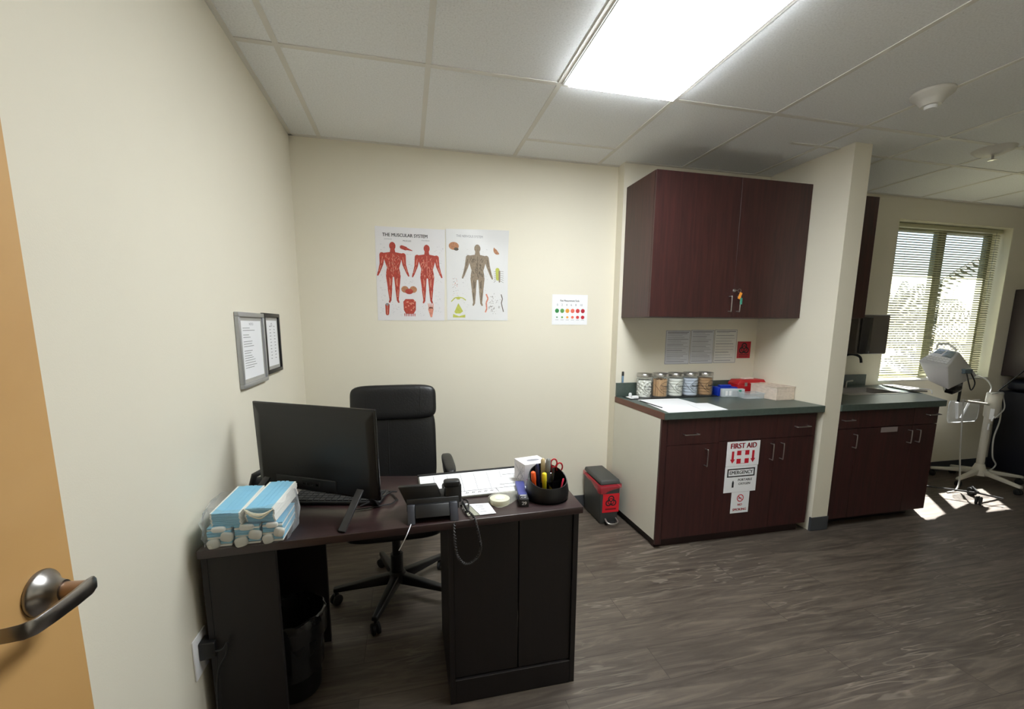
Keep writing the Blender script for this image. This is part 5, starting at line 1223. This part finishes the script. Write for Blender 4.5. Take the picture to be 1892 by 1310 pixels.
u2 = thing('wall_cabinet', 'nearly black wall cabinet seen past the edge of the wing wall', 'cabinet', (3.74, -0.25, 1.484))
B().box(3.5145, 3.962, YU + 0.0185, YWIN - 0.0015, 1.484, 2.335, MAHOG).build('carcass', u2)
leaf(u2, 'door', 3.5145, 3.738, 1.484, 2.335, None, YU); leaf(u2, 'door', 3.739, 3.962, 1.484, 2.335, None, YU)

tdp = thing('towel_dispenser', 'dark grey paper towel dispenser mounted above the sink', 'dispenser', (4.38, -0.08, 1.19))
B().box(4.21, 4.535, -0.240, YWIN - 0.002, 1.20, 1.52, DISP, 0.012, seg=3).build('housing', tdp)
b = B(); b.prism([(4.222, -0.2425 - 0.018, 1.50), (4.222, -0.2425 - 0.018, 1.215), (4.252, -0.2425 - 0.018, 1.202), (4.315, -0.2425 - 0.018, 1.204), (4.33, -0.2425 - 0.018, 1.22), (4.33, -0.2425 - 0.018, 1.50)], (0, 0.018, 0), DISPD, 0.004); b.build('front_window', tdp)

# ------------------------------------------------------------------ medical monitor on rolling stand
SXP, SYP = 5.80, -0.27
ms = thing('rolling_stand', 'pale five-legged rolling equipment stand by the window', 'stand', (SXP, SYP, 0))
B().tube([(SXP, SYP, 0.08), (SXP, SYP, 0.62)], 0.028, POLE, 20).build('pole', ms)
B().lathe([(0.075, 0.0), (0.070, 0.02), (0.045, 0.06), (0.032, 0.10)], (SXP, SYP, 0.075), POLE, 24).build('hub', ms)
b = B(); b.lathe([(0.048, 0.0), (0.052, 0.01), (0.052, 0.215), (0.046, 0.225), (0.001, 0.228)], (SXP + 0.03, SYP, 0.615), POLE, 28); b.build('column_head', ms)
b = B(); b.box(SXP - 0.030, SXP - 0.020, SYP - 0.050, SYP - 0.02, 0.60, 0.70, WHITE, 0.004); b.tube([(SXP - 0.022, SYP - 0.05, 0.63), (SXP - 0.08, SYP - 0.07, 0.60)], 0.006, WHITE, 8); b.tube([(SXP - 0.02, SYP - 0.03, 0.56), (SXP - 0.05, SYP - 0.04, 0.56), (SXP - 0.05, SYP - 0.04, 0.51), (SXP - 0.02, SYP - 0.03, 0.51)], 0.006, WHITE, 8); b.build('hook', ms)
for k in range(5):
    a = math.radians([188, 258, 335, 75, 130][k]); R_ = 0.34; c_, s_ = math.cos(a), math.sin(a)
    if YWIN - 0.05 < SYP + R_ * s_: R_ = (YWIN - 0.06 - SYP) / s_
    def q(rr, off, z_): return (SXP + rr * c_ - off * s_, SYP + rr * s_ + off * c_, z_)
    b = B(); b.hull([q(0.04, -0.024, 0.085), q(0.04, 0.024, 0.085), q(R_, 0.018, 0.060), q(R_, -0.018, 0.060), q(0.04, -0.020, 0.125), q(0.04, 0.020, 0.125), q(R_, 0.014, 0.082), q(R_, -0.014, 0.082)],
           [(3, 2, 1, 0), (4, 5, 6, 7), (0, 1, 5, 4), (1, 2, 6, 5), (2, 3, 7, 6), (3, 0, 4, 7)], POLE, 0.006)
    lg = b.build('base_leg', ms); caster(lg, SXP + (R_ - 0.02) * c_, SYP + (R_ - 0.02) * s_, a, 0.024)
B().tube([(SXP - 0.02, SYP, 0.735), (5.36, -0.29, 0.790)], 0.011, POLE, 10).build('side_arm', ms)
B().tube([(5.36, -0.29, 0.775), (5.36, -0.29, 0.955)], 0.010, BLACK, 10).build('swivel_post', ms)
md = thing('patient_monitor', 'pale grey tilted medical monitor with a sloping key panel on the stand', 'monitor', (5.20, -0.30, 0.91))
V = [(4.805, -0.300, 1.148), (4.920, -0.445, 1.108), (5.295, -0.280, 1.212), (5.280, -0.140, 1.246), (4.960, -0.300, 0.972), (4.995, -0.425, 0.912), (5.600, -0.260, 0.995), (5.58, -0.125, 1.028)]
Fq = [(0, 1, 2, 3), (7, 6, 5, 4), (0, 4, 5, 1), (1, 5, 6, 2), (2, 6, 7, 3), (3, 7, 4, 0)]
B().hull(V, Fq, GREYC, 0.010, seg=3).build('casing', md)
A1, B1, C1, D1 = [Vector(V[i]) for i in (0, 1, 2, 3)]; nn = (B1 - A1).cross(D1 - A1).normalized()
def PM(u, v, h=0.0):
    p = (A1 * (1 - u) + B1 * u) * (1 - v) + (D1 * (1 - u) + C1 * u) * v; return tuple(p + nn * (0.0022 + h))
b = B()
b.prism([PM(0.5, 0.5), PM(0.88, 0.5), PM(0.88, 0.9), PM(0.5, 0.9)], tuple(nn * 0.003), DGREY); b.prism([PM(0.08, 0.62), PM(0.42, 0.62), PM(0.42, 0.88), PM(0.08, 0.88)], tuple(nn * 0.003), DGREY); b.build('display', md)
b = B()
for i in range(7):
    for j in range(3): 
        u0 = 0.08 + i * 0.12; v0 = 0.10 + j * 0.12; b.prism([PM(u0, v0), PM(u0 + 0.09, v0), PM(u0 + 0.09, v0 + 0.085), PM(u0, v0 + 0.085)], tuple(nn * 0.004), WHITE)
b.build('keypad', md)
b = B(); b.tube(smooth([(5.20, -0.165, 1.235), (5.24, -0.155, 1.275), (5.29, -0.20, 1.275), (5.30, -0.255, 1.225)], 5), 0.009, WHITE, 8); b.build('carry_handle', md)
b = B(); b.box(5.22, 5.31, -0.385, -0.30, 1.035, 1.075, DGREY, 0.006); b.build('side_connector', md)
b = B(); b.prism([(5.00, -0.40, 0.912), (5.06, -0.42, 0.895), (5.22, -0.385, 0.915), (5.30, -0.33, 0.945), (5.12, -0.31, 0.94)], (0.01, 0.01, -0.028), BLACKG, 0.004); b.build('mount_bracket', md)
cw = mat('cable_grey', (190, 190, 186), 0.5)
b = B(); b.tube(smooth([(5.24, -0.385, 1.04), (5.24, -0.41, 0.96), (5.28, -0.41, 0.90), (5.31, -0.41, 0.96), (5.29, -0.385, 1.04)], 5), 0.0045, BLACK, 7)
b.build('probe_lead', md)
B().tube(smooth([(5.40, -0.30, 0.80), (5.39, -0.33, 0.50), (5.37, -0.36, 0.30), (5.34, -0.40, 0.10), (5.28, -0.42, 0.02), (5.18, -0.42, 0.007)], 6), 0.006, cw, 8).build('power_cord', ms)
B().tube(smooth([(SXP + 0.08, SYP - 0.02, 0.80), (SXP + 0.10, SYP - 0.03, 0.60), (SXP + 0.06, SYP - 0.03, 0.42), (SXP + 0.07, SYP - 0.04, 0.25), (SXP + 0.13, SYP - 0.04, 0.17), (SXP + 0.10, SYP - 0.03, 0.12), (SXP - 0.0, SYP - 0.05, 0.13)], 6), 0.006, cw, 8).build('hose', ms)
B().tube(smooth([(5.50, -0.24, 1.02), (5.72, -0.24, 0.97), (5.75, -0.28, 0.90), (5.70, -0.31, 0.84), (SXP + 0.02, SYP - 0.055, 0.852), (SXP + 0.09, SYP - 0.03, 0.80), (SXP + 0.07, SYP - 0.06, 0.70), (SXP - 0.04, SYP - 0.065, 0.62)], 6), 0.005, cw, 8).build('coiled_lead', ms)
B().tube([(5.87, -0.27, 0.855), (6.10, -0.30, 1.04), (6.45, -0.32, 1.28), (6.80, -0.34, 1.42)], [0.004, 0.006, 0.009, 0.010], BLACK, 8).build('boom_arm', None, 'thin black boom arm rising to the right from the equipment stand', 'arm')
# clear supply bag hanging on the arm
cb_ = thing('supply_bag', 'clear plastic bag with instruments hanging under the monitor arm', 'bag', (5.60, -0.20, 0.56))
b = B(); vs = []; fs = []; lv = [(0.77, 1.0, 0.008), (0.74, 1.02, 0.02), (0.66, 1.0, 0.032), (0.60, 0.98, 0.028), (0.565, 0.9, 0.01)]
for (z_, k_, d_) in lv:
    for a_ in range(24):
        an = 2 * PI * a_ / 24; vs.append((5.60 + 0.19 * k_ * math.cos(an) * (1 + 0.02 * math.sin(an * 7)), -0.20 + d_ * math.sin(an), z_ + 0.003 * math.sin(an * 4)))
for i in range(len(lv) - 1):
    for a_ in range(24): fs.append((i * 24 + a_, i * 24 + (a_ + 1) % 24, (i + 1) * 24 + (a_ + 1) % 24, (i + 1) * 24 + a_))
fs.append([(len(lv) - 1) * 24 + k for k in range(24)])
b.add(vs, fs, FILM, True); b.build('bag_film', cb_)
b = B(); b.tube([(5.50, -0.20, 0.75), (5.53, -0.20, 0.60)], 0.010, GREYC, 8); b.tube([(5.66, -0.20, 0.76), (5.58, -0.20, 0.60)], 0.009, GREYC, 8); b.build('instruments', cb_)

# low caster bar standing in the sunlight
rbz = thing('floor_trolley', 'low black trolley frame standing in the sunlit floor patch', 'stand', (5.2, -0.55, 0))
B().tube([(4.92, -0.36, 0.075), (5.20, -0.62, 0.075), (5.29, -0.72, 0.06)], 0.007, BLACK, 8).build('leg_bar', rbz)
B().tube([(5.20, -0.62, 0.075), (5.33, -0.50, 0.075)], 0.007, BLACK, 8).build('leg_bar', rbz)
caster(rbz, 5.13, -0.66, 0.4, 0.034, stem=False); caster(rbz, 5.33, -0.50, 1.1, 0.034, stem=False)

# ------------------------------------------------------------------ dark furniture at the right edge
wd = thing('wall_cupboard', 'dark brown wall-hung cupboard at the right edge beyond the window', 'cupboard', (6.97, -0.12, 0.95))
B().box(6.44, 7.50, -0.28, YWIN - 0.0015, 0.95, 1.79, BROWNDK, 0.004).build('carcass', wd)
B().box(6.443, 6.968, -0.2985, -0.2805, 0.955, 1.785, BROWNDK, 0.002, seg=1).build('door', wd); B().box(6.972, 7.497, -0.2985, -0.2805, 0.955, 1.785, BROWNDK, 0.002, seg=1).build('door', wd)
nv = thing('padded_bench', 'dark navy padded high bench with rounded top at the right edge', 'bench', (7.0, -0.19, 0))
B().box(6.44, 7.60, -0.42, YWIN - 0.010, 0.0, 0.80, NAVY, 0.01).build('base', nv)
B().pillow((7.01, -0.195, 0.860), (1.18, 0.45, 0.118), NAVY, 5, 10).build('cushion', nv)
b = B(); b.tube([(6.55, -0.4205, 0.70), (6.55, -0.44, 0.695), (6.55, -0.44, 0.65), (6.55, -0.4205, 0.645)], 0.004, CHROME, 8); b.build('handle', nv)

# ================================================================== OUTSIDE
OUT = mat('outdoor_paving', (46, 46, 42), 0.9, var=0.05)
STUC = mat('white_stucco', (235, 232, 226), 0.9, var=0.02)
structure(B().box(-2, 40, 0.4, 40, -0.35, -0.25, OUT), 'ground')
structure(B().box(3.4, 8.4, 0.25, 0.47, 2.62, 2.72, mat('soffit_paint', (120, 116, 104), 0.8)), 'trim_2')
LEAF = mat('palm_green', (32, 40, 20), 0.5, var=0.25, scale=20)
LEAF2 = mat('palm_green_dark', (28, 34, 22), 0.5, var=0.25, scale=20)
def palm(x, y, n_, label, L0, lean=0.0, zb=-0.25, trunk=0.5, mm=LEAF):
    t = thing('palm_plant', label, 'plant', (x, y, -0.25), 'palms outside the window')
    B().tube([(x, y, -0.25), (x + lean * 0.3, y, zb + trunk)], [0.05, 0.035], mat('palm_trunk', (60, 48, 36), 0.9), 10).build('stem', t)
    b = B()
    for k in range(n_):
        a = 2 * PI * k / n_ + random.uniform(-0.2, 0.2); el = random.uniform(0.5, 1.25); L = L0 * random.uniform(0.75, 1.1)
        p = Vector((x + lean * 0.3, y, zb + trunk)); pts = [tuple(p)]; d_ = Vector((math.cos(a) * math.cos(el), math.sin(a) * math.cos(el), math.sin(el)))
        for s_ in range(9):
            d_.z -= 0.13; d_.normalize(); p = p + d_ * L / 9; pts.append(tuple(p))
        b.tube(pts, 0.005, mm, 5)
        for i in range(2, 10):
            pp = Vector(pts[i]); dd = (Vector(pts[i]) - Vector(pts[i - 1])).normalized(); sd_ = dd.cross(Vector((0, 0, 1))).normalized()
            for s_ in (-1, 1):
                for hh in (0, 0.33, 0.66):
                    q0 = pp - dd * hh * L / 9; ll = 0.36 * (1 - abs(i - 5) / 8)
                    tip = q0 + (sd_ * s_ * 0.75 + dd * 0.6 + Vector((0, 0, -0.75))) * ll; wv_ = dd * 0.026
                    b.add([tuple(q0 - wv_), tuple(q0 + wv_), tuple(tip), tuple(q0 + Vector((0, 0, 0.004)))], [(0, 1, 2), (1, 3, 2), (3, 0, 2)], mm)
    b.build('fronds', t)
palm(8.10, 2.45, 24, 'leafy palm outside behind the left half of the window blind', 1.7, trunk=1.35)
palm(7.05, 1.55, 16, 'short palm outside low behind the left half of the window blind', 0.95, trunk=0.6)
palm(9.45, 2.15, 20, 'low leafy palm outside behind the lower right of the window blind', 1.35, trunk=0.5, mm=LEAF2)
